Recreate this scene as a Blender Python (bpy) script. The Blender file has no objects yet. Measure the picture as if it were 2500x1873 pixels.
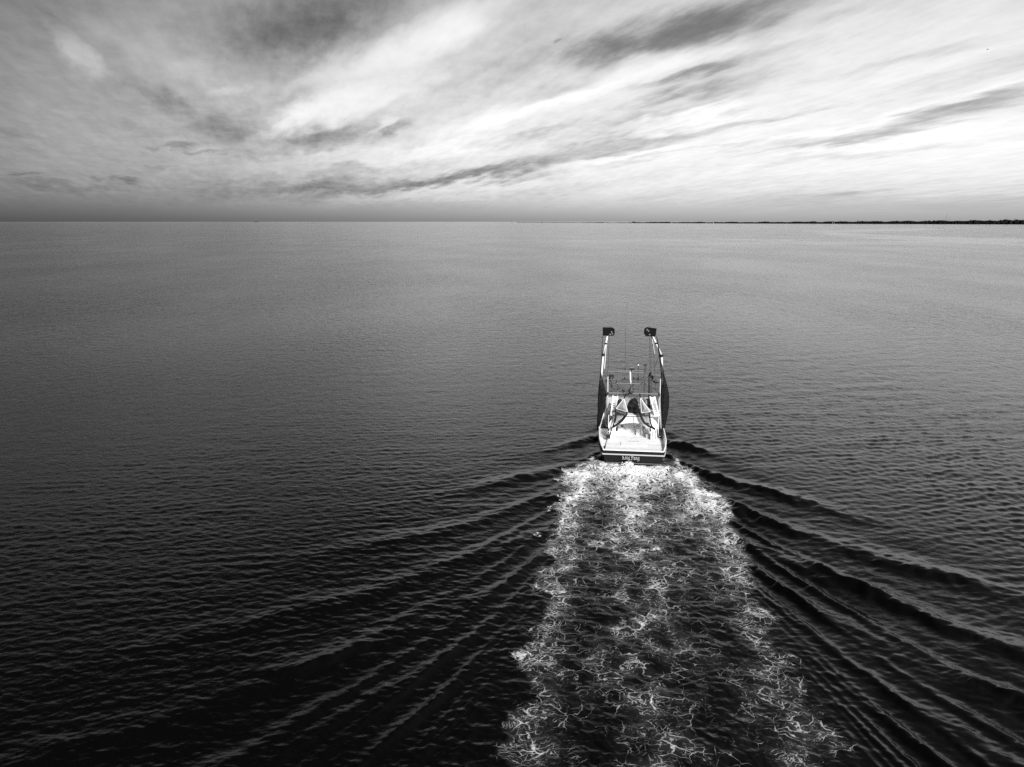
import bpy, bmesh, math, random
import numpy as np
from mathutils import Vector, Matrix
R = math.radians
scene = bpy.context.scene
col = scene.collection

# ------------------------------------------------------------------ camera
W0, H0 = 2500.0, 1873.0            # photograph size, used to turn pixels into directions
FPX = 1766.0                       # focal length in photograph pixels (drone lens, about 70 degrees wide)
CAM_H = 20.6                       # metres above the water
PITCH = math.atan((H0 / 2 - 541.0) / FPX)
cam_data = bpy.data.cameras.new('camera')
cam_data.sensor_width = 36.0
cam_data.lens = 36.0 * FPX / W0
cam_data.clip_start = 0.1
cam_data.clip_end = 250000.0
cam = bpy.data.objects.new('camera', cam_data)
col.objects.link(cam)
cam.location = (0, 0, CAM_H)
cam.rotation_euler = (math.pi / 2 - PITCH, 0, 0)
scene.camera = cam

# ------------------------------------------------------------------ sun, exposure
SUN_AZ, SUN_EL = R(163.0), R(31.0)      # azimuth clockwise from the view direction (+Y)
sun_data = bpy.data.lights.new('sun', 'SUN')
sun_data.energy = 5.0
sun_data.angle = R(9.0)
sun_data.color = (1, 1, 1)
sun = bpy.data.objects.new('sun', sun_data)
col.objects.link(sun)
sdir = Vector((math.sin(SUN_AZ) * math.cos(SUN_EL), math.cos(SUN_AZ) * math.cos(SUN_EL), math.sin(SUN_EL)))
sun.rotation_euler = (-sdir).to_track_quat('-Z', 'Y').to_euler()
sun.location = sdir * 200
vs = scene.view_settings
vs.view_transform = 'Standard'
vs.look = 'None'
vs.gamma = 1.0
vs.exposure = 0.32
vs.use_curve_mapping = False
scene.cycles.use_denoising = False
scene.cycles.max_bounces = 6
scene.cycles.sample_clamp_indirect = 4.0
scene.cycles.sample_clamp_direct = 4.0
scene.cycles.caustics_reflective = False
scene.cycles.caustics_refractive = False
random.seed(7)
rng = np.random.default_rng(11)


def pixel_ray(px, py):
    a = (px - W0 / 2) / FPX
    b = (H0 / 2 - py) / FPX
    c, s = math.cos(PITCH), math.sin(PITCH)
    return Vector((a, c + b * s, -s + b * c))


# ------------------------------------------------------------------ world: black-and-white Nishita sky with streaked cloud
world = bpy.data.worlds.new('World')
scene.world = world
world.use_nodes = True
wn, wl = world.node_tree.nodes, world.node_tree.links
wn.clear()


class NT:
    """small helper to wire shader nodes"""
    def __init__(self, nodes, links):
        self.n, self.l = nodes, links

    def put(self, sock, v):
        if hasattr(v, 'is_output'):
            self.l.new(v, sock)
        else:
            sock.default_value = v

    def math(self, op, a, b=None, c=None, clamp=False):
        m = self.n.new('ShaderNodeMath'); m.operation = op; m.use_clamp = clamp
        self.put(m.inputs[0], a)
        if b is not None: self.put(m.inputs[1], b)
        if c is not None: self.put(m.inputs[2], c)
        return m.outputs[0]

    def vmath(self, op, a, b=None, scale=None):
        m = self.n.new('ShaderNodeVectorMath'); m.operation = op
        self.put(m.inputs[0], a)
        if b is not None: self.put(m.inputs[1], b)
        if scale is not None: self.put(m.inputs['Scale'], scale)
        return m.outputs[0]

    def combine(self, x, y, z):
        m = self.n.new('ShaderNodeCombineXYZ')
        self.put(m.inputs[0], x); self.put(m.inputs[1], y); self.put(m.inputs[2], z)
        return m.outputs[0]

    def mapping(self, v, loc=(0, 0, 0), rot=(0, 0, 0), scale=(1, 1, 1), kind='TEXTURE'):
        m = self.n.new('ShaderNodeMapping'); m.vector_type = kind
        self.put(m.inputs[0], v)
        m.inputs['Location'].default_value = loc
        m.inputs['Rotation'].default_value = rot
        m.inputs['Scale'].default_value = scale
        return m.outputs[0]

    def noise(self, v, scale, detail=4, rough=0.55, dist=0.0, color=False, kind='FBM'):
        m = self.n.new('ShaderNodeTexNoise'); m.noise_type = kind
        self.put(m.inputs['Vector'], v)
        m.inputs['Scale'].default_value = scale
        m.inputs['Detail'].default_value = detail
        m.inputs['Roughness'].default_value = rough
        m.inputs['Distortion'].default_value = dist
        return m.outputs['Color' if color else 0]

    def ramp(self, v, lo, hi, a=0.0, b=1.0, kind='SMOOTHSTEP'):
        m = self.n.new('ShaderNodeMapRange'); m.interpolation_type = kind
        self.put(m.inputs[0], v)
        self.put(m.inputs[1], lo); self.put(m.inputs[2], hi)
        self.put(m.inputs[3], a); self.put(m.inputs[4], b)
        return m.outputs[0]


S = NT(wn, wl)
tc = wn.new('ShaderNodeTexCoord')
dirv = S.vmath('NORMALIZE', tc.outputs['Generated'])
sep = wn.new('ShaderNodeSeparateXYZ'); wl.new(dirv, sep.inputs[0])
dx, dy, dz = sep.outputs
az = S.math('ARCTAN2', dx, dy)
el = S.math('ARCSINE', dz)
sky = wn.new('ShaderNodeTexSky')
sky.sky_type = 'NISHITA'
sky.sun_disc = False
sky.sun_elevation = SUN_EL
sky.sun_rotation = SUN_AZ
sky.air_density, sky.dust_density, sky.ozone_density = 1.0, 1.6, 1.0
bw = wn.new('ShaderNodeRGBToBW'); wl.new(sky.outputs[0], bw.inputs[0])

# cloud sheet: project the direction on a high flat layer; the streets run away to the upper left
zc = S.math('MAXIMUM', S.math('ADD', dz, 0.10), 0.06)
plane = S.combine(S.math('DIVIDE', dx, zc), S.math('DIVIDE', dy, zc), 0.0)
street = S.mapping(plane, rot=(0, 0, R(24)), scale=(1.0, 4.2, 1.0))
warp_c = S.noise(S.mapping(plane, rot=(0, 0, R(24)), scale=(1.0, 2.4, 1)), 1.5, 4, 0.6, color=True)
warp = S.vmath('SCALE', S.vmath('SUBTRACT', warp_c, (0.5, 0.5, 0.5)), scale=0.14)
fine_c = S.noise(street, 9.0, 4, 0.65, color=True)
fine = S.vmath('SCALE', S.vmath('SUBTRACT', fine_c, (0.5, 0.5, 0.5)), scale=0.050)
ae0 = S.combine(az, el, 0.0)
flat = S.vmath('MULTIPLY', S.vmath('ADD', warp, fine), (1.0, 0.42, 0.0))
ae = S.vmath('ADD', ae0, flat)

# each bank of cloud: centre and half axes as seen in the photograph, tilt in degrees, brighter (+) or darker (-)
BANKS = [
    (960, 130, 330, 62, 27, .62), (830, 255, 300, 40, 20, .58), (164, 135, 95, 40, -52, .55), (367, 113, 230, 130, 10, .14),
    (1500, 205, 330, 46, 17, .42), (1578, 308, 230, 18, 11, .45), (2100, 245, 460, 30, 9, .28), (1990, 325, 300, 18, 6, .28),
    (2100, 395, 620, 48, 3, .04), (2230, 505, 800, 44, 0, -.26), (1480, 392, 240, 16, 9, .38), (1180, 300, 170, 34, 14, .48), (1080, 470, 300, 18, 5, .30),
    (1120, 40, 170, 50, 15, .35), (700, 290, 130, 20, 25, .35), (545, 212, 60, 16, 15, .28), (940, 295, 40, 18, 30, .35),
    (1000, 375, 260, 26, 6, .30), (2330, 110, 420, 150, 8, .08), (1860, 110, 330, 40, 14, .24), (1760, 265, 120, 16, 12, .25),
    (760, 50, 260, 120, 22, -.55), (555, 75, 170, 75, 15, -.22), (395, 250, 135, 34, -20, -.24), (560, 318, 110, 56, 0, -.36),
    (775, 322, 200, 44, 5, -.42), (972, 311, 60, 24, 30, -.3), (440, 357, 75, 12, -4, -.30), (497, 381, 60, 8, -5, -.25),
    (860, 452, 480, 34, 3, -.36), (1180, 425, 260, 30, 7, -.34), (1490, 352, 360, 44, 13, -.50), (1815, 40, 290, 62, 13, -.40),
    (1617, 90, 190, 52, 20, -.36), (1476, 130, 130, 46, 22, -.40), (1736, 164, 270, 34, 11, -.34), (1390, 222, 190, 28, 15, -.46),
    (1702, 237, 240, 36, 13, -.40), (1532, 305, 150, 22, 14, -.32), (2267, 203, 380, 34, 10, -.30), (2323, 277, 390, 24, 8, -.32),
    (2090, 312, 260, 16, 8, -.22), (2040, 337, 340, 15, 5, -.22), (2097, 368, 420, 12, 3, -.16), (1560, 393, 170, 10, 8, -.22),
    (1960, 70, 260, 22, 10, -.20), (2200, 150, 260, 18, 9, -.16), (2420, 240, 160, 20, 9, -.14), (1890, 270, 200, 14, 9, -.26), (1850, 345, 240, 9, 6, -.22),
    (1640, 200, 170, 16, 15, -.26), (1300, 270, 170, 14, 14, .34), (1620, 270, 190, 14, 13, .32), (2330, 240, 300, 14, 9, .22), (2250, 330, 300, 14, 5, .18),
    (880, 180, 220, 26, 24, -.14), (690, 240, 120, 18, 22, -.20), (470, 180, 110, 30, -8, .16), (250, 70, 120, 40, -40, .14), (120, 60, 70, 26, -50, -.16),
    (640, 380, 170, 16, 4, -.18), (930, 400, 220, 12, 6, -.20), (800, 370, 150, 10, 8, .22), (1120, 350, 200, 12, 9, .24), (1330, 330, 180, 12, 10, -.20),
    (68, 413, 45, 8, -5, -.22), (226, 427, 40, 7, -6, -.22), (305, 445, 42, 9, -8, -.24), (141, 446, 210, 14, -3, -.16),
    (40, 322, 110, 14, -8, -.14), (1357, 99, 17, 9, -15, -.26), (420, 425, 60, 6, 0, -.14), (1340, 130, 150, 60, 15, -.16),
    (1260, 175, 200, 60, 18, -.14), (330, 300, 160, 20, -6, -.12), (1050, 520, 900, 26, 0, -.06), (2330, 462, 120, 5, 1, .10),
]
acc = None
for (cx, cy, hl, hw, ang, amp) in BANKS:
    d = pixel_ray(cx, cy).normalized()
    a0, e0 = math.atan2(d.x, d.y), math.asin(d.z)
    h2 = pixel_ray(cx + 10, cy).normalized()
    v2 = pixel_ray(cx, cy - 10).normalized()
    sx = abs(math.atan2(h2.x, h2.y) - a0) / 10
    sy = abs(math.asin(v2.z) - e0) / 10
    t = R(ang)
    # unit length of the long axis in azimuth and elevation
    lx, ly = math.cos(t) * sx, math.sin(t) * sy
    m = S.mapping(ae, loc=(a0, e0, 0), rot=(0, 0, math.atan2(ly, lx)), scale=(hl * math.hypot(lx, ly) * 1.25, hw * sy * 1.3, 1))
    g = wn.new('ShaderNodeTexGradient'); g.gradient_type = 'SPHERICAL'; wl.new(m, g.inputs[0])
    sm = S.ramp(g.outputs[1], 0.0, 0.95)
    acc = S.math('MULTIPLY_ADD', sm, amp * (1.15 if amp > 0 else (1.05 if amp < -0.45 else 1.30)) * (1.2 if (cx > 1700 and -0.45 < amp < 0) else 1.0), 0.0 if acc is None else acc)

st1 = S.math('SUBTRACT', S.noise(street, 2.2, 6, 0.62), 0.5)
st2 = S.math('SUBTRACT', S.noise(S.mapping(plane, rot=(0, 0, R(16)), scale=(1.0, 3.4, 1)), 11.0, 5, 0.66), 0.5)
acc = S.math('MULTIPLY_ADD', st1, 0.62, acc)
acc = S.math('MULTIPLY_ADD', st2, 0.62, acc)
st3 = S.math('SUBTRACT', S.noise(S.vmath('ADD', plane, warp), 7.0, 5, 0.68), 0.5)
acc = S.math('MULTIPLY_ADD', st3, 0.34, acc)
# near the horizon the layer dissolves in haze
vis = S.ramp(el, 0.0, 0.042)
acc = S.math('MULTIPLY', acc, vis)
# sky brightened toward the right by hand, apart from the sun's own bearing
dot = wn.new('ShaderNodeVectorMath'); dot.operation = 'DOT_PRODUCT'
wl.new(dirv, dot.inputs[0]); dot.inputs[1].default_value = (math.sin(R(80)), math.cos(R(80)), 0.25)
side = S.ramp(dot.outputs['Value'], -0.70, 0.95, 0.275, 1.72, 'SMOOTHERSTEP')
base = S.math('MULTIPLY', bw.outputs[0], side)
haze = S.ramp(el, -0.01, 0.10, 0.80, 1.0)
base = S.math('MULTIPLY', base, haze)
# sky above the view dimmed to darken the water, least on the bright side
overhead_dim = S.ramp(dot.outputs['Value'], 0.0, 0.85, 0.07, 0.42)
base = S.math('MULTIPLY', base, S.ramp(el, R(9), R(32), 1.0, overhead_dim))
tone = S.math('SMOOTH_MAX', S.math('ADD', acc, 1.0), 0.22, 0.35)
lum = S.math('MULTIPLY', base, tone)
# bright cloud saturates toward a common white instead of growing without limit
CAP = 8.2
q2 = S.math('MULTIPLY', lum, 1.0 / CAP)
lum = S.math('DIVIDE', lum, S.math('SQRT', S.math('MULTIPLY_ADD', q2, q2, 1.0)))
bg = wn.new('ShaderNodeBackground')
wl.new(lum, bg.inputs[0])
bg.inputs[1].default_value = 0.133
world.cycles.sampling_method = 'MANUAL'
world.cycles.sample_map_resolution = 256
wo = wn.new('ShaderNodeOutputWorld')
wl.new(bg.outputs[0], wo.inputs[0])

# ------------------------------------------------------------------ shared helpers
def tag(o, label=None, cat=None, group=None, kind=None):
    if label: o['label'] = label
    if cat: o['category'] = cat
    if group: o['group'] = group
    if kind: o['kind'] = kind
    return o


def material(name, value, rough=0.6, metal=0.0, spec=0.5, vary=0.0, vscale=3.0, bump=0.0, bscale=20.0, alpha=1.0):
    m = bpy.data.materials.new(name)
    m.use_nodes = True
    nt = m.node_tree
    b = nt.nodes['Principled BSDF']
    b.inputs['Base Color'].default_value = (value, value, value, 1)
    b.inputs['Roughness'].default_value = rough
    b.inputs['Metallic'].default_value = metal
    b.inputs['Specular IOR Level'].default_value = spec
    b.inputs['Alpha'].default_value = alpha
    N = NT(nt.nodes, nt.links)
    t = nt.nodes.new('ShaderNodeTexCoord')
    if vary:
        n = N.noise(t.outputs['Object'], vscale, 5, 0.65)
        v = N.ramp(n, 0.3, 0.72, value * (1 - vary), value * (1 + vary * 0.35), 'LINEAR')
        nt.links.new(v, b.inputs['Base Color'])
    if bump:
        n = N.noise(t.outputs['Object'], bscale, 4, 0.6)
        k = nt.nodes.new('ShaderNodeBump'); k.inputs['Strength'].default_value = bump; k.inputs['Distance'].default_value = 0.02
        nt.links.new(n, k.inputs['Height']); nt.links.new(k.outputs[0], b.inputs['Normal'])
    return m


# boat frame: origin on the waterline under the stern, +Y forward, +X starboard
BOAT = Vector((10.5, 59.75, 0.0))
HEAD = R(7.0)
FWD = Vector((math.sin(HEAD), math.cos(HEAD), 0))
STB = Vector((math.cos(HEAD), -math.sin(HEAD), 0))


# ------------------------------------------------------------------ the sea
def perlin(x, y, seed):
    r = np.random.default_rng(seed)
    perm = r.permutation(4096)
    ang = r.uniform(0, 2 * np.pi, 4096)
    gx, gy = np.cos(ang), np.sin(ang)
    xi, yi = np.floor(x).astype(np.int64), np.floor(y).astype(np.int64)
    xf, yf = x - xi, y - yi
    u, v = xf ** 3 * (xf * (xf * 6 - 15) + 10), yf ** 3 * (yf * (yf * 6 - 15) + 10)

    def corner(ix, iy, fx, fy):
        h = perm[(perm[ix & 4095] + iy) & 4095]
        return gx[h] * fx + gy[h] * fy
    a = corner(xi, yi, xf, yf); b = corner(xi + 1, yi, xf - 1, yf)
    c = corner(xi, yi + 1, xf, yf - 1); d = corner(xi + 1, yi + 1, xf - 1, yf - 1)
    return (a + u * (b - a)) + v * ((c + u * (d - c)) - (a + u * (b - a)))


def smooth(e0, e1, x):
    t = np.clip((x - e0) / (e1 - e0), 0, 1)
    return t * t * (3 - 2 * t)


NR, NC = 980, 1050
phi = np.linspace(math.atan(13.0 / CAM_H), math.atan(420.0 / CAM_H), NR)
rad = CAM_H * np.tan(phi)
azm = np.linspace(R(-50), R(50), NC)
RR, AA = np.meshgrid(rad, azm, indexing='ij')
X = (RR * np.sin(AA)).ravel(); Y = (RR * np.cos(AA)).ravel()
step = np.repeat(np.gradient(rad), NC)                      # row spacing, limits the waves the mesh can carry
edge = (smooth(R(50), R(46), np.abs(AA)) * smooth(13.0, 15.0, RR) * smooth(420, 330, RR)).ravel()

bx = (X - BOAT.x) * STB.x + (Y - BOAT.y) * STB.y           # lateral, metres to starboard
by = (X - BOAT.x) * FWD.x + (Y - BOAT.y) * FWD.y           # along the track, positive ahead of the stern
ast = -by                                                    # metres astern
wig = 1.3 * perlin(bx * 0.22 + 3, ast * 0.22, 5) + 1.0 * perlin(bx * 0.7, ast * 0.7, 6) + 0.5 * perlin(bx * 1.9, ast * 1.9, 7)

# foam density of the turbulent wake
half = 3.0 + 3.2 * (1 - np.exp(-np.clip(ast + 3.5, 0, None) / 4.5))
behind = smooth(-4.5, 0.5, ast)
absx = np.abs(bx + wig)
inside = smooth(half + 0.9, half - 0.5, absx) * behind
rim = np.exp(-((absx - (half - 0.75)) / 1.3) ** 2) * behind
core = np.exp(-((bx + 0.4 + wig) / 1.7) ** 2) * smooth(-0.5, 0.6, ast)
wash = np.exp(-np.clip(ast, 0, None) / 6.0) * smooth(-0.4, 0.3, ast)
vline = np.exp(-((absx - (2.5 + 3.4 * (1 - np.exp(-np.clip(ast, 0, None) / 5.5)))) / 0.33) ** 2) * smooth(0.0, 0.8, ast) * np.exp(-np.clip(ast - 3, 0, None) / 4.5)
patch = perlin(bx * 0.35, ast * 0.22, 8)
patch2 = perlin(bx * 0.9, ast * 0.7, 9)
decay = np.exp(-np.clip(ast, 0, None) / 13)
foam = inside * (0.163 + 0.16 * decay + 0.07 * patch + 0.08 * patch2) \
    + rim * (0.07 + 0.07 * np.exp(-np.clip(ast, 0, None) / 25)) * (1 + 0.6 * patch) \
    + core * (0.06 + 0.14 * np.exp(-np.clip(ast, 0, None) / 9)) * (1 + 1.0 * patch2) \
    + wash * inside * 0.10 + 0.30 * np.exp(-((bx + 0.2) / 2.0) ** 2 - ((ast - 1.2) / 1.5) ** 2) + vline * 0.22
foam *= 1 - 0.42 * smooth(2.5, 3.2, np.abs(bx)) * smooth(3.5, 0.5, ast)
side_foam = np.exp(-((absx - 3.55) / 0.5) ** 2) * smooth(-9.0, -2.0, ast) * smooth(1.0, -1.0, ast)
foam = foam + side_foam * 0.20
bowx = np.exp(-((absx - (0.6 + 0.30 * np.clip(16.0 - by, 0, None))) / 0.35) ** 2) * smooth(16.5, 15.5, by) * smooth(8.5, 13.0, by)
foam = np.clip(foam + bowx * 0.16, 0, 1)
turb = np.clip(inside + 0.6 * side_foam, 0, 1)

# wind waves: many directional sine components with a broad spread
hgt = np.zeros_like(X)
gust = 0.85 + 0.55 * perlin(X / 38.0, Y / 60.0, 21) + 0.35 * perlin(X / 11.0, Y / 16.0, 22)
gust *= 0.85 + 1.15 * smooth(-5, 50, X + 0.22 * (Y - 60))      # fresher breeze to starboard
ncomp = 118
lam = np.exp(rng.uniform(math.log(0.28), math.log(1.35), ncomp))
lam[96:] = np.exp(rng.uniform(math.log(2.0), math.log(7.0), 22))
for i in range(ncomp):
    th = rng.normal(R(92), R(34))
    k = 2 * np.pi / lam[i]
    slope = 0.0142 * (1.0 if lam[i] < 0.9 else (0.9 / lam[i]) ** 0.7)
    if i >= 96: slope *= 0.6
    a = slope / k * math.sqrt(2)
    fade = np.clip(1.9 - step * 3.0 / lam[i], 0, 1)
    sel = fade > 0
    ph = k * (X[sel] * math.cos(th) + Y[sel] * math.sin(th)) + rng.uniform(0, 6.28)
    s = np.sin(ph)
    hgt[sel] += a * fade[sel] * (s + 0.22 * (s * s - 0.5))


# ship waves: diverging Kelvin crests from bow, shoulder and stern
LAM0, WIDE = 10.0, 1.20
k0 = 2 * np.pi / LAM0


def ship_waves(y0, x0, amp, ph0):
    out = np.zeros_like(X)
    for sgn in (-1, 1):
        xs = (y0 - by)
        ys = (sgn * bx - x0) / WIDE
        m = (xs > 0.4) & (ys > 0.05)
        xs_, ys_ = xs[m], ys[m]
        ta = ys_ / xs_
        tac = 1 / math.sqrt(8) * 0.999
        tcl = np.minimum(ta, tac)
        t = (1 + np.sqrt(np.maximum(1 - 8 * tcl ** 2, 0))) / (4 * tcl)
        sec2 = 1 + t * t
        c = 1 / np.sqrt(sec2); s = t * c
        phase = k0 * sec2 * (xs_ * c - ys_ * s)
        r = np.hypot(xs_, ys_)
        jit = 0.7 * perlin(bx[m] * 0.16, by[m] * 0.16, 31 + sgn) + 0.5 * perlin(bx[m] * 0.45, by[m] * 0.45, 41 + sgn) + 0.45 * perlin(bx[m] * 1.1, by[m] * 1.1, 43 + sgn)
        am = amp * np.sqrt(7.0 / (r + 4.0)) * np.exp(-(np.maximum(ta - tac, 0) / 0.10) ** 2)
        am = am * smooth(4.6, 1.5, t) / (0.55 + 0.45 * t)              # very short crests near the track die out
        am *= smooth(0.3, 3.5, r) * (0.85 + 1.0 * perlin(bx[m] * 0.13, by[m] * 0.13, 51 + sgn) + 0.5 * perlin(bx[m] * 0.5, by[m] * 0.5, 53 + sgn))
        q = phase + ph0 + jit
        out[m] += am * 2.0 * (np.exp(1.7 * (np.cos(q) - 1)) - 0.33)
    return out * np.where(bx < 0, 0.66 * np.exp(-np.clip(-bx - 8, 0, None) / 28.0), 1.12)


ship = ship_waves(16.3, 0.3, 0.48, 0.4) + ship_waves(9.5, 2.4, 0.10, 2.2) + ship_waves(0.5, 2.2, 0.34, 1.4)
ship *= (1 - 0.75 * turb) * smooth(300, 120, RR.ravel())
hgt *= gust * (1 - 0.55 * turb) * (1 + 0.5 * np.clip(ship / 0.16, -0.7, 1))
hgt += ship * np.clip(1.5 - step * 2.4 / 1.5, 0, 1)
# lumpy water in the turbulent wake, rising at the stern boil
lump = perlin(bx * 0.9, ast * 1.25, 61) * 0.10 + perlin(bx * 2.1, ast * 2.6, 62) * 0.055 + perlin(bx * 4.6, ast * 5.2, 63) * 0.028
arc = np.sin((ast + 0.10 * bx ** 2) * 2 * np.pi / 3.1 + 1.5 * perlin(bx * 0.4, ast * 0.3, 64))
hgt += turb * (lump * (0.75 + 1.3 * np.exp(-np.clip(ast, 0, None) / 9)) + 0.022 * arc * smooth(5.5, 2.0, np.abs(bx)))
boil = np.exp(-((bx + 0.3) / 1.3) ** 2 - ((ast - 2.0) / 1.4) ** 2)
hgt += boil * (0.30 + 0.6 * perlin(bx * 2.2, ast * 2.4, 65)) + vline * 0.16 * (1 + perlin(bx * 2, ast * 2, 66))
hgt -= 0.12 * np.exp(-((bx) / 2.4) ** 2 - ((ast - 0.2) / 0.7) ** 2)
hgt += 0.30 * bowx
hgt *= edge
# keep the water outside the hull
hull_in = (np.abs(bx) < 2.3) & (by > 0.15) & (by < 12.5)
hgt[hull_in] = np.minimum(hgt[hull_in], -0.05)

verts = np.column_stack([X, Y, hgt]).astype(np.float32)
idx = np.arange(NR * NC).reshape(NR, NC)
quads = np.stack([idx[:-1, :-1], idx[:-1, 1:], idx[1:, 1:], idx[1:, :-1]], -1).reshape(-1, 4)[:, ::-1]
# coarse remainder of the disc (behind and beside the view) and the far sea out to the horizon
ex_v, ex_q = [], []
base_i = len(verts)


def add_sector(r0, r1, a0, a1, nr, na, z):
    s = base_i + len(ex_v)
    for i in range(nr + 1):
        r_ = r0 * (r1 / r0) ** (i / nr) if r0 > 0 else r1 * i / nr
        for j in range(na + 1):
            a_ = a0 + (a1 - a0) * j / na
            ex_v.append((r_ * math.sin(a_), r_ * math.cos(a_), z))
    for i in range(nr):
        for j in range(na):
            p = s + i * (na + 1) + j
            ex_q.append((p, p + na + 1, p + na + 2, p + 1)[::-1])


add_sector(13.0, 420.0, R(50), R(310), 24, 130, 0.0)
add_sector(0.02, 13.2, 0, R(360), 6, 72, -0.01)
add_sector(415.0, 70000.0, 0, R(360), 60, 360, -0.02)
verts = np.vstack([verts, np.array(ex_v, np.float32)])
quads = np.vstack([quads, np.array(ex_q, np.int64)]).astype(np.int32)
me = bpy.data.meshes.new('sea')
me.vertices.add(len(verts)); me.vertices.foreach_set('co', verts.ravel())
me.loops.add(quads.size); me.loops.foreach_set('vertex_index', quads.ravel())
me.polygons.add(len(quads)); me.polygons.foreach_set('loop_start', np.arange(0, quads.size, 4, dtype=np.int32))
me.polygons.foreach_set('loop_total', np.full(len(quads), 4, np.int32))
me.polygons.foreach_set('use_smooth', np.ones(len(quads), bool))
me.update(calc_edges=True)
fa = me.attributes.new('foam', 'FLOAT', 'POINT')
fa.data.foreach_set('value', np.concatenate([foam, np.zeros(len(ex_v))]).astype(np.float32))
ta_ = me.attributes.new('turbulence', 'FLOAT', 'POINT')
ta_.data.foreach_set('value', np.concatenate([turb * edge, np.zeros(len(ex_v))]).astype(np.float32))
sea = bpy.data.objects.new('sea', me)
col.objects.link(sea)
tag(sea, 'dark rippled open sea with the boat wake running through it', 'sea', kind='structure')

def sea_point(px, py):
    d = pixel_ray(px, py)
    return Vector((0, 0, CAM_H)) + d * (-CAM_H / d.z)


CALM = []
for (p0, p1, half_w) in (((2010, 567), (2620, 606), 60.0), ((2010, 567), (2330, 556), 150.0), ((-200, 559), (1000, 556), 90.0), ((1000, 556), (1500, 552), 160.0), ((1690, 583), (2100, 588), 26.0), ((1700, 559), (1850, 558), 60.0)):
    A_, B_ = sea_point(*p0), sea_point(*p1)
    C_ = (A_ + B_) / 2; D_ = B_ - A_
    CALM.append((C_.x, C_.y, math.atan2(D_.y, D_.x), D_.length / 2 * 1.3, half_w))
wm = bpy.data.materials.new('sea_water')
wm.use_nodes = True
nt = wm.node_tree
nt.nodes.clear()
N = NT(nt.nodes, nt.links)
geo = nt.nodes.new('ShaderNodeNewGeometry')
pos = geo.outputs['Position']
at_f = nt.nodes.new('ShaderNodeAttribute'); at_f.attribute_name = 'foam'
at_t = nt.nodes.new('ShaderNodeAttribute'); at_t.attribute_name = 'turbulence'
dist = N.vmath('LENGTH', pos); dist = nt.nodes[-1].outputs['Value']
lane = N.mapping(pos, loc=tuple(BOAT), rot=(0, 0, -HEAD), kind='TEXTURE')
# ripples below the size of the mesh, and wind-smoothed slicks far out
rip1 = N.noise(N.mapping(pos, scale=(1.0, 0.62, 1.0), kind='TEXTURE'), 2.6, 4, 0.62)
rip2 = N.noise(N.mapping(pos, scale=(1.0, 1.5, 1.0), rot=(0, 0, R(14)), kind='TEXTURE'), 0.95, 3, 0.6)
rip3 = N.noise(N.mapping(pos, scale=(1.0, 3.6, 1.0), rot=(0, 0, R(-8)), kind='TEXTURE'), 0.40, 3, 0.6)
rip4 = N.noise(N.mapping(pos, scale=(1.0, 8.0, 1.0), rot=(0, 0, R(5)), kind='TEXTURE'), 0.14, 3, 0.6)
slick_n = N.noise(N.mapping(pos, rot=(0, 0, R(-14)), scale=(1500.0, 640.0, 1.0), kind='TEXTURE'), 1.0, 5, 0.6, 0.8)
slick_r = N.ramp(N.noise(pos, 0.0016, 3, 0.5), 0.44, 0.62)
slick = N.math('MULTIPLY', N.ramp(slick_n, 0.50, 0.60), slick_r)
# one wide calm lane off the right-hand shore and one thin band across the far left
calm_w = N.vmath('ADD', pos, N.vmath('SCALE', N.vmath('SUBTRACT', N.noise(pos, 0.004, 4, 0.6, color=True), (0.5, 0.5, 0.5)), scale=330.0))
for (cx_, cy_, ang_, sa, sb) in CALM:
    gq = nt.nodes.new('ShaderNodeTexGradient'); gq.gradient_type = 'SPHERICAL'
    nt.links.new(N.mapping(calm_w, loc=(cx_, cy_, 0), rot=(0, 0, ang_), scale=(sa, sb, 1e9), kind='TEXTURE'), gq.inputs[0])
    slick = N.math('MAXIMUM', slick, N.ramp(gq.outputs[1], 0.05, 0.4))
farf = N.ramp(dist, 120.0, 900.0)
slick = N.math('MULTIPLY', slick, N.ramp(dist, 350.0, 900.0))
bmp = nt.nodes.new('ShaderNodeBump')
bmp.inputs['Distance'].default_value = 0.10
hsum = N.math('MULTIPLY', rip1, N.ramp(dist, 60.0, 170.0, 1.0, 0.2))
hsum = N.math('MULTIPLY_ADD', rip2, N.ramp(dist, 50.0, 140.0, 0.35, 2.4), hsum)
hsum = N.math('MULTIPLY_ADD', rip3, N.ramp(dist, 100.0, 260.0, 0.0, 6.0), hsum)
hsum = N.math('MULTIPLY_ADD', rip4, N.ramp(dist, 250.0, 1500.0, 0.0, 44.0), hsum)
nt.links.new(hsum, bmp.inputs['Height'])
wind = N.ramp(N.noise(N.mapping(pos, scale=(1.0, 2.2, 1.0), kind='TEXTURE'), 0.022, 4, 0.55), 0.3, 0.7, 0.7, 1.25)
sepp = nt.nodes.new('ShaderNodeSeparateXYZ'); nt.links.new(pos, sepp.inputs[0])
wind = N.math('MULTIPLY', wind, N.ramp(N.math('DIVIDE', sepp.outputs[0], dist), -0.25, 0.5, 1.25, 0.95))
nt.links.new(N.math('MULTIPLY', N.math('SUBTRACT', 1.0, N.math('MULTIPLY', slick, 0.58)), N.math('MULTIPLY', wind, N.ramp(dist, 30.0, 160.0, 0.26, 0.78))), bmp.inputs['Strength'])
wb = nt.nodes.new('ShaderNodeBsdfPrincipled')
wb.inputs['Base Color'].default_value = (0.002, 0.002, 0.002, 1)
wb.inputs['IOR'].default_value = 1.333
wb.inputs['Specular IOR Level'].default_value = 0.5
rgh = N.math('MULTIPLY_ADD', farf, 0.06, 0.05)
rgh = N.math('MULTIPLY', rgh, N.math('SUBTRACT', 1.0, N.math('MULTIPLY', slick, 0.7)))
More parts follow.
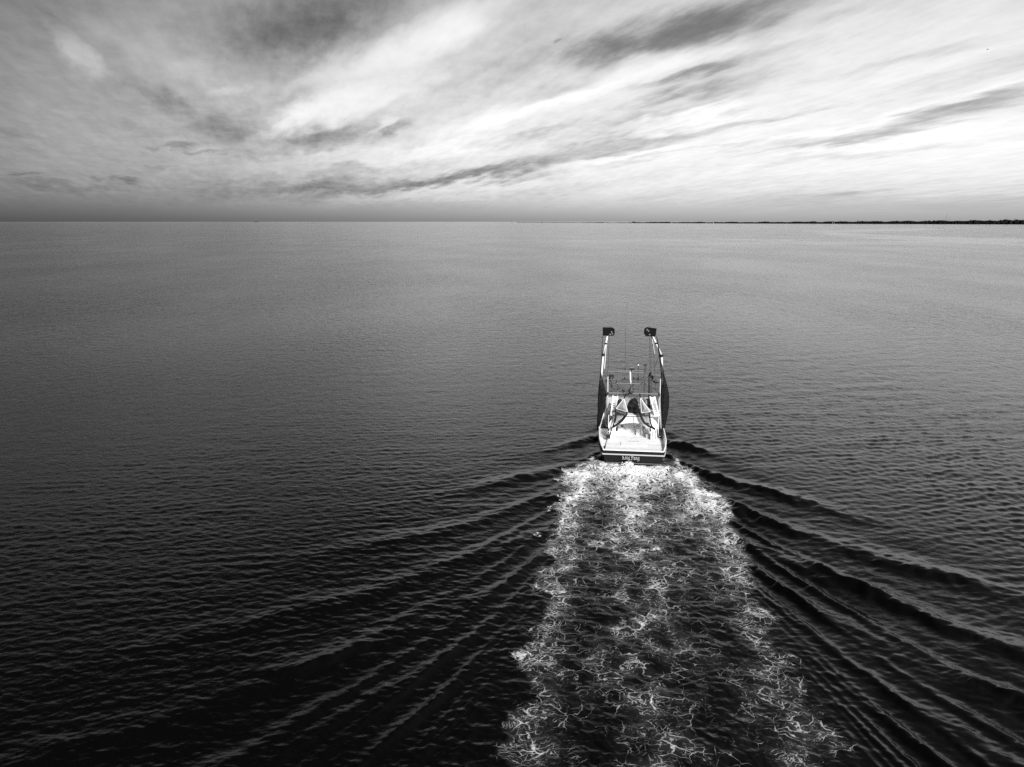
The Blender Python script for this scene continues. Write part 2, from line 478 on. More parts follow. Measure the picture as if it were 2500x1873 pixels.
nt.links.new(rgh, wb.inputs['Roughness'])
nt.links.new(bmp.outputs[0], wb.inputs['Normal'])
# foam lace: ridged noise warped by larger eddies
ed = N.vmath('SCALE', N.vmath('SUBTRACT', N.noise(lane, 0.8, 3, 0.5, color=True), (0.5, 0.5, 0.5)), scale=1.3)
ed2 = N.vmath('SCALE', N.vmath('SUBTRACT', N.noise(lane, 2.6, 2, 0.5, color=True), (0.5, 0.5, 0.5)), scale=0.38)
lw = N.vmath('ADD', N.vmath('ADD', lane, ed), ed2)


def ridge(v, sc, det, ro):
    n = N.noise(v, sc, det, ro)
    return N.math('SUBTRACT', 1.0, N.math('MULTIPLY', N.math('ABSOLUTE', N.math('SUBTRACT', n, 0.5)), 5.2), clamp=True)


def strands(v, sc, k):
    vo = nt.nodes.new('ShaderNodeTexVoronoi'); vo.feature = 'DISTANCE_TO_EDGE'; vo.voronoi_dimensions = '2D'
    nt.links.new(v, vo.inputs['Vector']); vo.inputs['Scale'].default_value = sc
    return N.math('SUBTRACT', 1.0, N.math('MULTIPLY', vo.outputs['Distance'], k), clamp=True)


v1 = strands(N.mapping(lw, scale=(1.0, 0.8, 1.0), kind='TEXTURE'), 1.1, 3.6)
v2 = strands(N.mapping(lw, scale=(1.0, 0.72, 1.0), loc=(5, 2, 0), kind='TEXTURE'), 2.5, 2.8)
rd2 = ridge(N.mapping(lw, scale=(1.0, 0.65, 1.0), loc=(7, 3, 1), kind='TEXTURE'), 2.0, 2, 0.5)
rd3 = N.noise(lw, 5.0, 4, 0.65)
brk = N.ramp(N.noise(lane, 0.62, 3, 0.6), 0.36, 0.60, 0.72, 1.0)
lace = N.math('MAXIMUM', N.math('MULTIPLY', v1, brk), N.math('MULTIPLY', v2, N.ramp(N.noise(lane, 0.9, 3, 0.6), 0.38, 0.62, 0.66, 0.98)))
lace = N.math('MAXIMUM', lace, N.math('MULTIPLY', rd2, 0.86))
lace = N.math('MULTIPLY_ADD', N.math('SUBTRACT', rd3, 0.5), 0.30, N.math('MULTIPLY', lace, 0.93))
dens = at_f.outputs['Fac']
cover = N.ramp(N.math('MULTIPLY_ADD', dens, 1.18, N.math('SUBTRACT', lace, 1.0)), 0.0, 0.24)
cover = N.math('MULTIPLY', cover, N.ramp(dens, 0.02, 0.10))
thin = N.math('MULTIPLY', cover, N.ramp(dens, 0.08, 0.55, 0.34, 1.0))
# air bubbles under the surface make the fresh wash milky
milk = N.math('MULTIPLY', N.math('MULTIPLY', at_t.outputs['Fac'], N.ramp(dens, 0.14, 0.60, 0.0, 0.085)), N.ramp(N.noise(lw, 1.1, 3, 0.6), 0.3, 0.7, 0.4, 1.4))
nt.links.new(N.math('ADD', milk, 0.002), wb.inputs['Base Color'])
fb = nt.nodes.new('ShaderNodeBsdfPrincipled')
fb.inputs['Base Color'].default_value = (0.74, 0.74, 0.74, 1)
fb.inputs['Roughness'].default_value = 0.75
bm2 = nt.nodes.new('ShaderNodeBump'); bm2.inputs['Distance'].default_value = 0.10; bm2.inputs['Strength'].default_value = 0.7
nt.links.new(N.math('MULTIPLY_ADD', rd3, 0.6, lace), bm2.inputs['Height'])
nt.links.new(bm2.outputs[0], fb.inputs['Normal'])
mx = nt.nodes.new('ShaderNodeMixShader')
nt.links.new(thin, mx.inputs[0]); nt.links.new(wb.outputs[0], mx.inputs[1]); nt.links.new(fb.outputs[0], mx.inputs[2])
mo = nt.nodes.new('ShaderNodeOutputMaterial')
nt.links.new(mx.outputs[0], mo.inputs[0])
me.materials.append(wm)

# ------------------------------------------------------------------ mesh helpers
class MB:
    """collects shapes and links them as one mesh object"""
    def __init__(self):
        self.v, self.f = [], []

    def add(self, vs, fs):
        k = len(self.v)
        self.v += [tuple(p) for p in vs]
        self.f += [tuple(i + k for i in f) for f in fs]
        return self

    def box(self, c, s, rot=None):
        hx, hy, hz = s[0] / 2, s[1] / 2, s[2] / 2
        pts = [Vector((x * hx, y * hy, z * hz)) for x in (-1, 1) for y in (-1, 1) for z in (-1, 1)]
        if rot is not None: pts = [rot @ p for p in pts]
        pts = [p + Vector(c) for p in pts]
        return self.add(pts, [(0, 1, 3, 2), (4, 6, 7, 5), (0, 4, 5, 1), (2, 3, 7, 6), (0, 2, 6, 4), (1, 5, 7, 3)])

    def tube(self, pts, r, n=8, closed=False, r_end=None):
        pts = [Vector(p) for p in pts]
        m = len(pts)
        rings = []
        for i, p in enumerate(pts):
            if closed:
                t = (pts[(i + 1) % m] - pts[i - 1]).normalized()
            else:
                t = (pts[min(i + 1, m - 1)] - pts[max(i - 1, 0)]).normalized()
            a = Vector((0, 0, 1)) if abs(t.z) < 0.9 else Vector((0, 1, 0))
            u = t.cross(a).normalized(); w = t.cross(u)
            rr = r if r_end is None else r + (r_end - r) * i / max(m - 1, 1)
            if isinstance(r, (list, tuple)): rr = r[i]
            rings.append([p + (u * math.cos(2 * math.pi * j / n) + w * math.sin(2 * math.pi * j / n)) * rr for j in range(n)])
        k = len(self.v)
        for rg in rings: self.v += [tuple(q) for q in rg]
        cnt = m if closed else m - 1
        for i in range(cnt):
            i2 = (i + 1) % m
            for j in range(n):
                j2 = (j + 1) % n
                self.f.append((k + i * n + j, k + i * n + j2, k + i2 * n + j2, k + i2 * n + j))
        if not closed:
            self.f.append(tuple(k + j for j in range(n))[::-1])
            self.f.append(tuple(k + (m - 1) * n + j for j in range(n)))
        return self

    def poly(self, pts, off):
        """flat outline extruded by the vector off"""
        pts = [Vector(p) for p in pts]; off = Vector(off); n = len(pts)
        vs = pts + [p + off for p in pts]
        fs = [tuple(range(n)), tuple(range(2 * n - 1, n - 1, -1))]
        fs += [(i, i + n, (i + 1) % n + n, (i + 1) % n) for i in range(n)]
        return self.add(vs, fs)

    def lathe(self, base, prof, n=12, axis='z'):
        base = Vector(base); k = len(self.v)
        for (r, h) in prof:
            for j in range(n):
                a = 2 * math.pi * j / n
                c, s = math.cos(a) * r, math.sin(a) * r
                p = Vector((c, s, h)) if axis == 'z' else (Vector((h, c, s)) if axis == 'x' else Vector((c, h, s)))
                self.v.append(tuple(base + p))
        for i in range(len(prof) - 1):
            for j in range(n):
                j2 = (j + 1) % n
                self.f.append((k + i * n + j, k + i * n + j2, k + (i + 1) * n + j2, k + (i + 1) * n + j))
        self.f.append(tuple(k + j for j in range(n))[::-1])
        self.f.append(tuple(k + (len(prof) - 1) * n + j for j in range(n)))
        return self

    def build(self, name, mat, parent=None, smooth=False, bevel=0.0):
        me_ = bpy.data.meshes.new(name)
        me_.from_pydata(self.v, [], self.f)
        bm = bmesh.new(); bm.from_mesh(me_)
        bmesh.ops.recalc_face_normals(bm, faces=bm.faces)
        bm.to_mesh(me_); bm.free()
        me_.materials.append(mat)
        if smooth:
            me_.polygons.foreach_set('use_smooth', [True] * len(me_.polygons))
        o = bpy.data.objects.new(name, me_)
        col.objects.link(o)
        if parent: o.parent = parent
        if bevel:
            b = o.modifiers.new('bevel', 'BEVEL'); b.width = bevel; b.segments = 2; b.limit_method = 'ANGLE'
        return o


def empty(name, loc=(0, 0, 0), rotz=0.0):
    o = bpy.data.objects.new(name, None)
    o.empty_display_size = 0.3
    col.objects.link(o)
    o.location = loc; o.rotation_euler = (0, 0, rotz)
    return o


CAM_L = Vector(((-BOAT).dot(STB), (-BOAT).dot(FWD), CAM_H))


def at(px, py, ly):
    """point of the boat frame in the athwartships plane ly metres ahead of the stern, seen at a pixel"""
    d = pixel_ray(px, py)
    d = Vector((d.dot(STB), d.dot(FWD), d.z))
    t = (ly - CAM_L.y) / d.y
    return CAM_L + d * t


def on(px, py, z):
    """point of the boat frame at height z seen at a pixel"""
    d = pixel_ray(px, py)
    d = Vector((d.dot(STB), d.dot(FWD), d.z))
    return CAM_L + d * ((z - CAM_L.z) / d.z)


M = {
    'hull': material('hull_black_paint', 0.006, 0.42, vary=0.3, vscale=2.0, spec=0.3),
    'white': material('white_paint', 0.80, 0.5, vary=0.10, vscale=1.3),
    'deck': material('white_deck_paint', 0.80, 0.65, vary=0.09, vscale=1.6),
    'stain': material('stained_white_panel', 0.60, 0.6, vary=0.35, vscale=6.0),
    'stripe': material('pale_grey_stripe', 0.42, 0.5),
    'letter': material('silver_lettering', 0.36, 0.5),
    'roof': material('grey_white_roof', 0.50, 0.65, vary=0.2, vscale=1.2),
    'wall': material('grey_house_side', 0.48, 0.6, vary=0.15, vscale=1.5),
    'steel': material('grey_steel_pipe', 0.15, 0.45, vary=0.25, vscale=4.0),
    'pale': material('pale_aluminium_pipe', 0.62, 0.4, vary=0.2, vscale=4.0),
    'dark': material('dark_iron', 0.012, 0.6, vary=0.4, vscale=6.0, spec=0.3),
    'stack': material('sooty_stack', 0.045, 0.6, vary=0.4, vscale=3.0),
    'glass': material('dark_glass', 0.01, 0.15),
    'net': material('black_netting', 0.012, 0.9, vary=0.4, vscale=5.0, bump=0.8, bscale=14, spec=0.15),
    'cloth': material('pale_chafing_cloth', 0.40, 0.85, vary=0.35, vscale=4.0, bump=0.5, bscale=10),
    'bag': material('white_net_bag', 0.30, 0.8, vary=0.3, vscale=7.0, bump=0.4, bscale=18),
    'rope': material('pale_rope', 0.60, 0.9),
    'rubber': material('black_rubber', 0.010, 0.7, spec=0.25),
    'wire': material('rigging_wire', 0.03, 0.5),
    'wood': material('black_door_boards', 0.006, 0.85, vary=0.4, vscale=5.0, spec=0.12),
    'foam': material('spray', 0.80, 0.9),
}
nb = M['net'].node_tree                                   # thin netting lets a little of the background through
nn = NT(nb.nodes, nb.links)
tcn = nb.nodes.new('ShaderNodeTexCoord')
hole = nn.ramp(nn.noise(nn.mapping(tcn.outputs['Object'], scale=(1, 1, 4.5)), 15.0, 3, 0.6), 0.38, 0.62, 0.62, 1.0)
nb.links.new(hole, nb.nodes['Principled BSDF'].inputs['Alpha'])

# ------------------------------------------------------------------ the shrimp boat
boat = empty('shrimp_boat', BOAT, -HEAD)
tag(boat, 'black-hulled shrimp boat with white deck and raised outriggers steaming away', 'boat')

STN = [  # station y, half breadth at rail, at sheer, at waterline, at keel, rail z, sheer z
    (0.00, 2.62, 2.60, 2.36, 1.90, 1.27, 0.95), (0.9, 2.82, 2.77, 2.48, 2.00, 1.42, 0.95), (2.2, 2.97, 2.90, 2.62, 2.1, 1.58, 0.98),
    (4.5, 3.02, 2.95, 2.70, 2.1, 1.66, 1.02), (7.5, 3.02, 2.95, 2.70, 2.0, 1.74, 1.10), (10.0, 2.92, 2.80, 2.45, 1.6, 1.82, 1.20),
    (12.5, 2.35, 2.15, 1.65, 0.8, 1.90, 1.32), (14.4, 1.50, 1.25, 0.80, 0.3, 1.96, 1.42), (15.7, 0.62, 0.45, 0.24, 0.1, 1.98, 1.48),
    (16.35, 0.06, 0.05, 0.03, 0.02, 2.0, 1.5)]
DECK_Z = 1.14


def section(st, side):
    y, hr, hs, hw, hk, zr, zs = st
    rake = 0.0 if y > 0.01 else 1.0
    return [Vector((side * hr, y, zr)), Vector((side * hs, y, zs)), Vector((side * (hs - 0.04), y + 0.0, zs - 0.10)),
            Vector((side * hw, y + 0.10 * rake, 0.02)), Vector((side * hk, y + 0.3 * rake, -0.7))]


hull = MB()
for side in (-1, 1):
    rows = [section(s, side) for s in STN]
    k = len(hull.v)
    for r_ in rows: hull.v += [tuple(p) for p in r_]
    for i in range(len(rows) - 1):
        for j in range(4):
            a, b = k + i * 5 + j, k + (i + 1) * 5 + j
            hull.f.append((a, b, b + 1, a + 1))
lt, rt_ = section(STN[0], -1), section(STN[0], 1)
k = len(hull.v)
hull.v += [tuple(p) for p in lt + rt_]
for j in range(4):
    hull.f.append((k + j, k + j + 1, k + 5 + j + 1, k + 5 + j))
hull_o = hull.build('hull', M['hull'], boat)

# pale rubbing strake along the sheer and across the transom
for side in (-1, 1):
    pts = [Vector((side * (s[2] + 0.035), s[0], s[6] - 0.05)) for s in STN]
    MB().tube(pts, 0.055, 6).build('rubbing_strake', M['stripe'], hull_o)
MB().box((0, -0.055, 0.90), (5.32, 0.10, 0.105)).build('rubbing_strake', M['stripe'], hull_o, bevel=0.02)
MB().box((0, -0.012, 0.125), (4.74, 0.05, 0.05)).build('boot_line', M['steel'], hull_o)
# white cap rail on the bulwarks and the stern
for side in (-1, 1):
    pts = [Vector((side * (s[1] - 0.04), s[0], s[5] + 0.02)) for s in STN]
    MB().tube(pts, 0.065, 6).build('cap_rail', M['white'], boat)
    inn = MB()                                              # inner skin of the bulwark
    for i in range(len(STN) - 1):
        s0, s1 = STN[i], STN[i + 1]
        inn.add([(side * (s0[1] - 0.09), s0[0], s0[5]), (side * (s1[1] - 0.09), s1[0], s1[5]),
                 (side * (s1[2] - 0.12), s1[0], DECK_Z - 0.04), (side * (s0[2] - 0.12), s0[0], DECK_Z - 0.04)], [(0, 1, 2, 3)])
    inn.build('bulwark_lining', M['white'], boat)
MB().box((0, 0.05, 1.255), (5.18, 0.20, 0.07)).build('stern_cap', M['white'], boat, bevel=0.02)
deck = MB()
for i in range(len(STN) - 1):
    s0, s1 = STN[i], STN[i + 1]
    e0, e1 = max(s0[2] - 0.10, 0.01), max(s1[2] - 0.10, 0.01)
    deck.add([(-e0, s0[0] + 0.04, DECK_Z), (e0, s0[0] + 0.04, DECK_Z), (e1, s1[0], DECK_Z), (-e1, s1[0], DECK_Z)], [(0, 1, 2, 3)])
deck_o = deck.build('deck', M['deck'], boat)
hat = MB().box((0.12, 2.35, DECK_Z + 0.02), (2.3, 1.25, 0.05)).build('hatch_cover', M['deck'], boat, bevel=0.015)
MB().tube([(0.0 - 0.35, 3.05, DECK_Z + 0.06), (0.65, 3.05, DECK_Z + 0.06)], 0.022, 6).build('handle', M['stripe'], hat)
MB().box((0.03, 0.30, DECK_Z + 0.035), (2.05, 0.14, 0.06)).build('stern_slot', M['stack'], boat)
# gutter pipe along the port side of the deck
MB().tube([on(1476, 1096, DECK_Z + .04), on(1480, 1080, DECK_Z + .04), on(1487, 1058, DECK_Z + .04), on(1492, 1046, DECK_Z + .04)], 0.035, 6).build('deck_pipe', M['steel'], boat)
MB().tube([on(1475.5, 1095.5, DECK_Z + .1), on(1477.5, 1088, DECK_Z + .1)], 0.07, 6).build('deck_fitting', M['dark'], boat)

# ---- name on the transom, broad-nib strokes in blackletter shape
NIB = Vector((0.034, 0.050))
GLYPH = {
    'K': (0.86, [[(0.22, 1.0), (0.22, 0.0)], [(0.06, 0.62), (0.44, 0.62)], [(0.72, 1.0), (0.30, 0.55)], [(0.34, 0.58), (0.52, 0.34), (0.68, 0.02), (0.80, 0.04)], [(0.08, 0.03), (0.36, 0.03)]]),
    'i': (0.34, [[(0.16, 0.68), (0.16, 0.06), (0.28, 0.04)], [(0.04, 0.62), (0.16, 0.68)], [(0.12, 0.90), (0.20, 0.86)]]),
    'n': (0.62, [[(0.14, 0.68), (0.14, 0.04)], [(0.02, 0.62), (0.14, 0.68)], [(0.14, 0.56), (0.34, 0.68), (0.42, 0.60), (0.42, 0.06), (0.56, 0.04)]]),
    'g': (0.62, [[(0.42, 0.66), (0.20, 0.66), (0.10, 0.50), (0.10, 0.20), (0.22, 0.06), (0.42, 0.14)], [(0.46, 0.70), (0.44, -0.16), (0.30, -0.30), (0.10, -0.22)], [(0.44, 0.0), (0.60, -0.08)]]),
    'D': (0.92, [[(0.12, 0.96), (0.50, 0.98), (0.78, 0.76), (0.82, 0.40), (0.62, 0.06), (0.34, 0.0), (0.08, 0.06)], [(0.36, 0.88), (0.30, 0.40), (0.12, 0.16)], [(0.10, 0.80), (0.24, 0.90)], [(0.52, 0.70), (0.50, 0.30)]]),
    'a': (0.60, [[(0.10, 0.60), (0.28, 0.68), (0.42, 0.56), (0.42, 0.08), (0.56, 0.04)], [(0.42, 0.40), (0.20, 0.38), (0.10, 0.22), (0.20, 0.05), (0.42, 0.14)]]),
}


def lettering(text, x0, z0, h, y0, mat, parent):
    x = x0
    for ch in text:
        if ch == ' ':
            x += 0.10 * h
            continue
        wd, strokes = GLYPH[ch]
        mb = MB()
        for st in strokes:
            for (p, q) in zip(st[:-1], st[1:]):
                P0 = Vector((x + p[0] * h * 0.78, y0, z0 + p[1] * h)); P1 = Vector((x + q[0] * h * 0.78, y0, z0 + q[1] * h))
                o = Vector((NIB.x, 0, NIB.y)) * (h / 0.36) * 0.5
                pts = [P0 - o, P0 + o, P1 + o, P1 - o]
                mb.poly(pts, (0, -0.006, 0))
        mb.build('letter', mat, parent)
        x += wd * h * 0.78


lettering('King Dang', at(1518.5, 1122, 0).x, at(1540, 1121.5, 0).z - 0.03, 0.36, -0.012, M['letter'], hull_o)

# ---- deckhouse
ROOF_A, ROOF_F, ROOF_Z = 3.70, 11.05, 3.40
for sx in (-1, 1):
    MB().box((0.1 + sx * 1.86, 8.1, 2.25), (0.08, 5.3, 2.24)).build('house_side', M['wall'], boat)
aft = MB().box((0.1, 5.50, 2.25), (3.64, 0.08, 2.22)).build('aft_wall', M['white'], boat)
MB().box((0.1, 10.72, 2.25), (3.64, 0.08, 2.22)).build('front_wall', M['white'], boat)
dr = MB().box((-0.19, 5.435, 1.83), (1.10, 0.05, 1.36)).build('door', M['stain'], boat)
MB().box((0.28, 5.39, 1.85), (0.04, 0.05, 0.16)).build('handle', M['dark'], dr)
MB().box(at(1518.3, 1040.7, 5.42), (0.22, 0.05, 0.14)).build('window', M['glass'], boat)
MB().box(at(1573, 1044, 5.42), (0.12, 0.05, 0.18)).build('window', M['glass'], boat)
MB().box((0.1, (ROOF_A + ROOF_F) / 2, ROOF_Z - 0.05), (4.32, ROOF_F - ROOF_A, 0.10)).build('roof', M['roof'], boat, bevel=0.02)
MB().box((0.1, ROOF_A + 0.55, ROOF_Z + 0.012), (4.20, 1.02, 0.02)).build('roof_aft_strip', M['white'], boat)
# awning boards under the roof edge, lower edge rising to the middle, and the post between them
for (xa, xb, za, zb) in ((-1.50, 0.055, 2.54, 2.74), (0.115, 1.68, 2.74, 2.54)):
    MB().poly([(xa, ROOF_A + 0.04, ROOF_Z - 0.12), (xb, ROOF_A + 0.04, ROOF_Z - 0.12), (xb, ROOF_A + 0.04, zb), (xa, ROOF_A + 0.04, za)], (0, 0.05, 0)).build('awning_board', M['white'], boat)
MB().box((0.085, ROOF_A + 0.03, 3.0), (0.045, 0.05, 0.62)).build('awning_post', M['steel'], boat)
MB().tube([(-2.05, ROOF_A - 0.03, ROOF_Z - 0.06), (2.25, ROOF_A - 0.03, ROOF_Z - 0.06)], 0.03, 6).build('roof_edge_pipe', M['steel'], boat)
# arched side wings that carry the overhang
for sx, xc in ((-1, -1.82), (1, 2.02)):
    arc_ = []
    x_in, x_out = xc - sx * 0.34, xc + sx * 0.30
    for i in range(13):
        t = i / 12 * math.pi / 2
        arc_.append((x_in + (x_out - x_in) * math.sin(t), ROOF_A + 0.12, 2.30 + 0.82 * math.cos(t)))
    arc_ += [(x_out, ROOF_A + 0.12, DECK_Z), (x_in, ROOF_A + 0.12, DECK_Z)]
    wing = MB().poly(arc_, (0, 0.06, 0)).build('side_wing', M['white'], boat)
    MB().box((x_out + sx * 0.03, ROOF_A + 0.2, 2.25), (0.05, 0.16, 2.2)).build('post', M['white'], wing)
    MB().box((xc, ROOF_A + 0.095, 1.92), (0.30, 0.05, 0.05)).build('step', M['stripe'], wing)
# port side bulkhead beside the house, black opening above it
MB().box((-2.55, 5.5, 1.35), (0.86, 0.07, 0.46)).build('side_bulkhead', M['white'], boat)
MB().box((-2.55, 5.56, 1.70), (0.86, 0.06, 0.30)).build('side_opening', M['dark'], boat)
MB().box((2.62, 5.5, 1.45), (0.80, 0.07, 0.62)).build('side_bulkhead', M['dark'], boat)  # starboard one coloured dark to give the shade of the recess
MB().box((2.42, 4.7, 1.40), (0.62, 0.45, 0.5)).build('recess_shade', M['dark'], boat, bevel=0.03)  # added dark box standing in for the shade in the recess
MB().tube([at(1464, 1046, 5.4), at(1474.5, 1009, 5.4)], 0.055, 6).build('strut', M['white'], boat)
MB().tube([at(1481, 1042, 5.4), at(1475, 1012, 5.4)], 0.035, 6).build('strut', M['pale'], boat)

# ---- ladders from roof to gallows, white
LAD = [((1491.5, 1012), (1496.5, 966.5), (1500.5, 1012), (1507.5, 967.5)), ((1599.5, 1016), (1587.0, 969.0), (1609.0, 1016), (1598.0, 968.5))]
for (a0, a1, b0, b1) in LAD:
    ly0, ly1 = ROOF_A + 0.15, 5.35
    A0, A1, B0, B1 = at(*a0, ly0), at(*a1, ly1), at(*b0, ly0), at(*b1, ly1)
    lad = MB().tube([A0, A1], 0.075, 6).tube([B0, B1], 0.075, 6).build('ladder', M['white'], boat)
    for q in range(7):
        t = 0.10 + q * 0.105
        MB().box((A0.lerp(A1, t) + B0.lerp(B1, t)) / 2, ((B0 - A0).length, 0.14, 0.055)).build('rung', M['white'], lad)
    MB().poly([A0.lerp(A1, 0.80), B0.lerp(B1, 0.80), B0.lerp(B1, 0.97), A0.lerp(A1, 0.97)], (0, 0.03, 0)).build('gusset', M['white'], lad)
    MB().poly([A0, B0, B0.lerp(B1, 0.10), A0.lerp(A1, 0.10)], (0, 0.03, 0)).build('gusset', M['white'], lad)
# dark cable drums on the roof, seen between the rungs
for (px, py) in ((1499, 994), (1600, 996)):
    p = at(px, py, 6.1)
    MB().lathe((p.x - 0.24, 6.1, ROOF_Z + 0.36), [(0.34, 0), (0.34, 0.05), (0.16, 0.06), (0.16, 0.42), (0.34, 0.43), (0.34, 0.48)], 16, 'x').build('cable_drum', M['dark'], boat)
# white life raft canisters on the roof behind the ladders
for cx_ in (at(1500, 978, 7.5).x, at(1591, 980, 7.5).x):
    MB().lathe((cx_ - 0.62, 7.4, ROOF_Z + 0.42), [(0.05, 0), (0.26, 0.03), (0.34, 0.14), (0.36, 0.6), (0.36, 0.66), (0.34, 1.1), (0.26, 1.21), (0.05, 1.24)], 16, 'x').build('raft_canister', M['white'], boat, smooth=True)
    MB().box((cx_, 7.4, ROOF_Z + 0.05), (0.9, 0.5, 0.12)).build('canister_cradle', M['steel'], boat)

# ---- gallows bar with struts
GY = 5.4
MB().tube([at(1486, 959.5, GY), at(1612.5, 962.5, GY)], 0.055, 8).build('gallows_bar', M['steel'], boat)
for (p0, p1) in (((1484.5, 967), (1484.0, 920)), ((1611.5, 968), (1612.5, 925))):
    MB().tube([Vector((at(*p0, GY).x, GY, ROOF_Z)), at(*p1, GY)], 0.05, 8).build('gallows_post', M['pale'], boat)
for (p0, p1, r_) in (((1484.5, 958), (1483, 964), .07), ((1609, 959), (1610, 968), .07)):
    MB().tube([at(*p0, GY - .1), at(*p1, GY - .1)], r_, 6).build('bar_clamp', M['dark'], boat)

# ---- outriggers, folded up: lower leg upright, upper leg leaning inboard
OY = 6.6
OUT = [[(1470.5, 1010), (1466.8, 930), (1472.6, 866), (1485.2, 811)], [(1613.5, 1012), (1616.2, 930), (1615.5, 868), (1587.8, 808)]]
for pl in OUT:
    pts = [at(*p, OY) for p in pl]
    foot = Vector((pts[0].x, OY, 1.7))
    og = MB().tube([foot] + pts[:3], 0.105, 8).build('outrigger', M['pale'], boat, smooth=True)
    MB().tube(pts[2:], 0.095, 8, r_end=0.055).build('upper_leg', M['white'], og, smooth=True)
    MB().tube([pts[2] + Vector((0, 0, -0.12)), pts[2] + Vector((0, 0, 0.10))], 0.15, 8).build('knuckle', M['dark'], og)
    q = pts[2].lerp(pts[3], 0.5)
    MB().tube([q - Vector((0.0, 0.0, 0.07)), q + Vector((0.0, 0.0, 0.07))], 0.12, 8).build('band', M['dark'], og)
# thinner inner jib of each outrigger
for pl in ([(1475.6, 900), (1479.5, 850), (1484, 814)], [(1598, 864), (1592.5, 830), (1589.5, 812)]):
    MB().tube([at(*p, OY + .15) for p in pl], 0.05, 6).build('inner_jib', M['pale'], boat)

# ---- mast frame of thin pipes over the wheelhouse
MY = 7.6
FRAME = [[(1472, 906.5), (1508, 907.5)], [(1509, 908), (1574, 911)], [(1471, 924), (1500, 924.5)], [(1502, 936.5), (1583, 938.0)],
         [(1509, 904), (1507.5, 937)], [(1572.5, 905), (1573.5, 938)], [(1584, 927.5), (1616, 929)], [(1509, 905), (1572, 906)]]
for pl in FRAME:
    MB().tube([at(*p, MY) for p in pl], 0.042, 6).build('frame_pipe', M['steel'], boat)
for (px, py) in ((1508, 937), (1573.5, 938)):
    p = at(px, py, MY)
    MB().tube([Vector((p.x, MY, ROOF_Z)), p], 0.05, 6).build('frame_leg', M['steel'], boat)
BR = [[(1484, 931), (1500, 951), (1516, 949)], [(1489, 924), (1494, 941)], [(1508, 938), (1511.5, 948)], [(1548, 938), (1529, 958)],
      [(1586, 938), (1602, 954)], [(1507, 928), (1503, 937)], [(1545, 925.5), (1570, 928)], [(1516, 927), (1536, 926)], [(1560, 960), (1566, 938)]]
for pl in BR:
    MB().tube([at(*p, MY - .3) for p in pl], 0.032, 6).build('brace', M['dark'] if pl[0][0] < 1550 else M['steel'], boat)
# radar on its white post
rp = MB().tube([at(1539.3, 936, MY), at(1538.5, 907, MY)], 0.075, 8).build('radar_post', M['white'], boat)
c = at(1543, 900.5, MY)
rd = MB().box(c, (0.46, 0.30, 0.12)).build('radar', M['dark'], boat, bevel=0.03)
MB().box(c + Vector((-0.05, 0, 0.11)), (0.40, 0.26, 0.10)).build('scanner', M['steel'], rd, bevel=0.03)
MB().tube([c - Vector((0, 0, 0.06)), at(1541, 908, MY)], 0.05, 8).build('pedestal', M['dark'], rd)
# aerials
an = MB().tube([at(1557.8, 935, MY), at(1558.3, 893.5, MY)], 0.026, 6).build('aerial', M['dark'], boat)
MB().lathe(at(1558.3, 893.5, MY), [(0.03, 0), (0.07, 0.03), (0.075, 0.08), (0.05, 0.13), (0.01, 0.15)], 10).build('dome', M['white'], an, smooth=True)
an = MB().tube([at(1574.5, 912, MY), at(1575.3, 892, MY)], 0.028, 6).build('aerial', M['dark'], boat)
MB().lathe(at(1575.3, 892.0, MY), [(0.03, -0.04), (0.18, 0.0), (0.17, 0.05), (0.02, 0.06)], 12).build('dome', M['dark'], an, smooth=True)
MB().tube([at(1526, 905, MY), at(1527.5, 803, MY)], 0.012, 6).build('whip_aerial', M['wire'], boat)
MB().tube([at(1527.5, 803, MY), at(1530.2, 742, MY)], 0.006, 5).build('whip_aerial', M['wire'], boat)
MB().box(at(1526, 901.5, MY), (0.10, 0.08, 0.2)).build('aerial_mount', M['dark'], boat)
# floodlights on the frame
for (px, py, w, h) in ((1489.3, 919.5, .19, .32), (1496.8, 919.8, .15, .30), (1493, 917.5, .36, .17), (1590.5, 919.5, .30, .22), (1593.3, 922, .16, .30), (1524.8, 924, .14, .16), (1546.5, 923, .14, .16), (1557, 924.5, .26, .09)):
    MB().box(at(px, py, MY - .15), (w, 0.22, h)).build('floodlight', M['dark'], boat, bevel=0.03)
MB().lathe(at(1540, 931.5, MY - .2), [(0.02, -0.07), (0.07, -0.04), (0.08, 0.0), (0.05, 0.06), (0.01, 0.08)], 10).build('mast_lamp', M['white'], boat, smooth=True)
for (px, py, w, h) in ((1493, 942.3, .20, .10), (1484.5, 929, .26, .12), (1480, 930.5, .16, .14), (1597, 932.5, .22, .12), (1601, 934.5, .20, .12), (1606, 934, .22, .08), (1568.5, 934.5, .12, .07)):
    MB().box(at(px, py, MY - .25), (w, 0.16, h)).build('bracket', M['dark'], boat, bevel=0.02)

# ---- exhaust stack with tilted flap
s0, s1 = at(1584.2, 998, 6.9), at(1585.0, 918, 6.9)
s0 = Vector((s0.x, 6.9, ROOF_Z))
st_ = MB().tube([s0, s1], 0.092, 12).build('exhaust_stack', M['stack'], boat, smooth=True)
MB().tube([s0, s0.lerp(s1, 0.2)], 0.11, 12).build('lagging', M['dark'], st_)
MB().tube([s1 - Vector((0, 0, .02)), at(1587, 912.5, 6.9), at(1590.8, 909.8, 6.9)], 0.095, 10).build('elbow', M['dark'], st_, smooth=True)

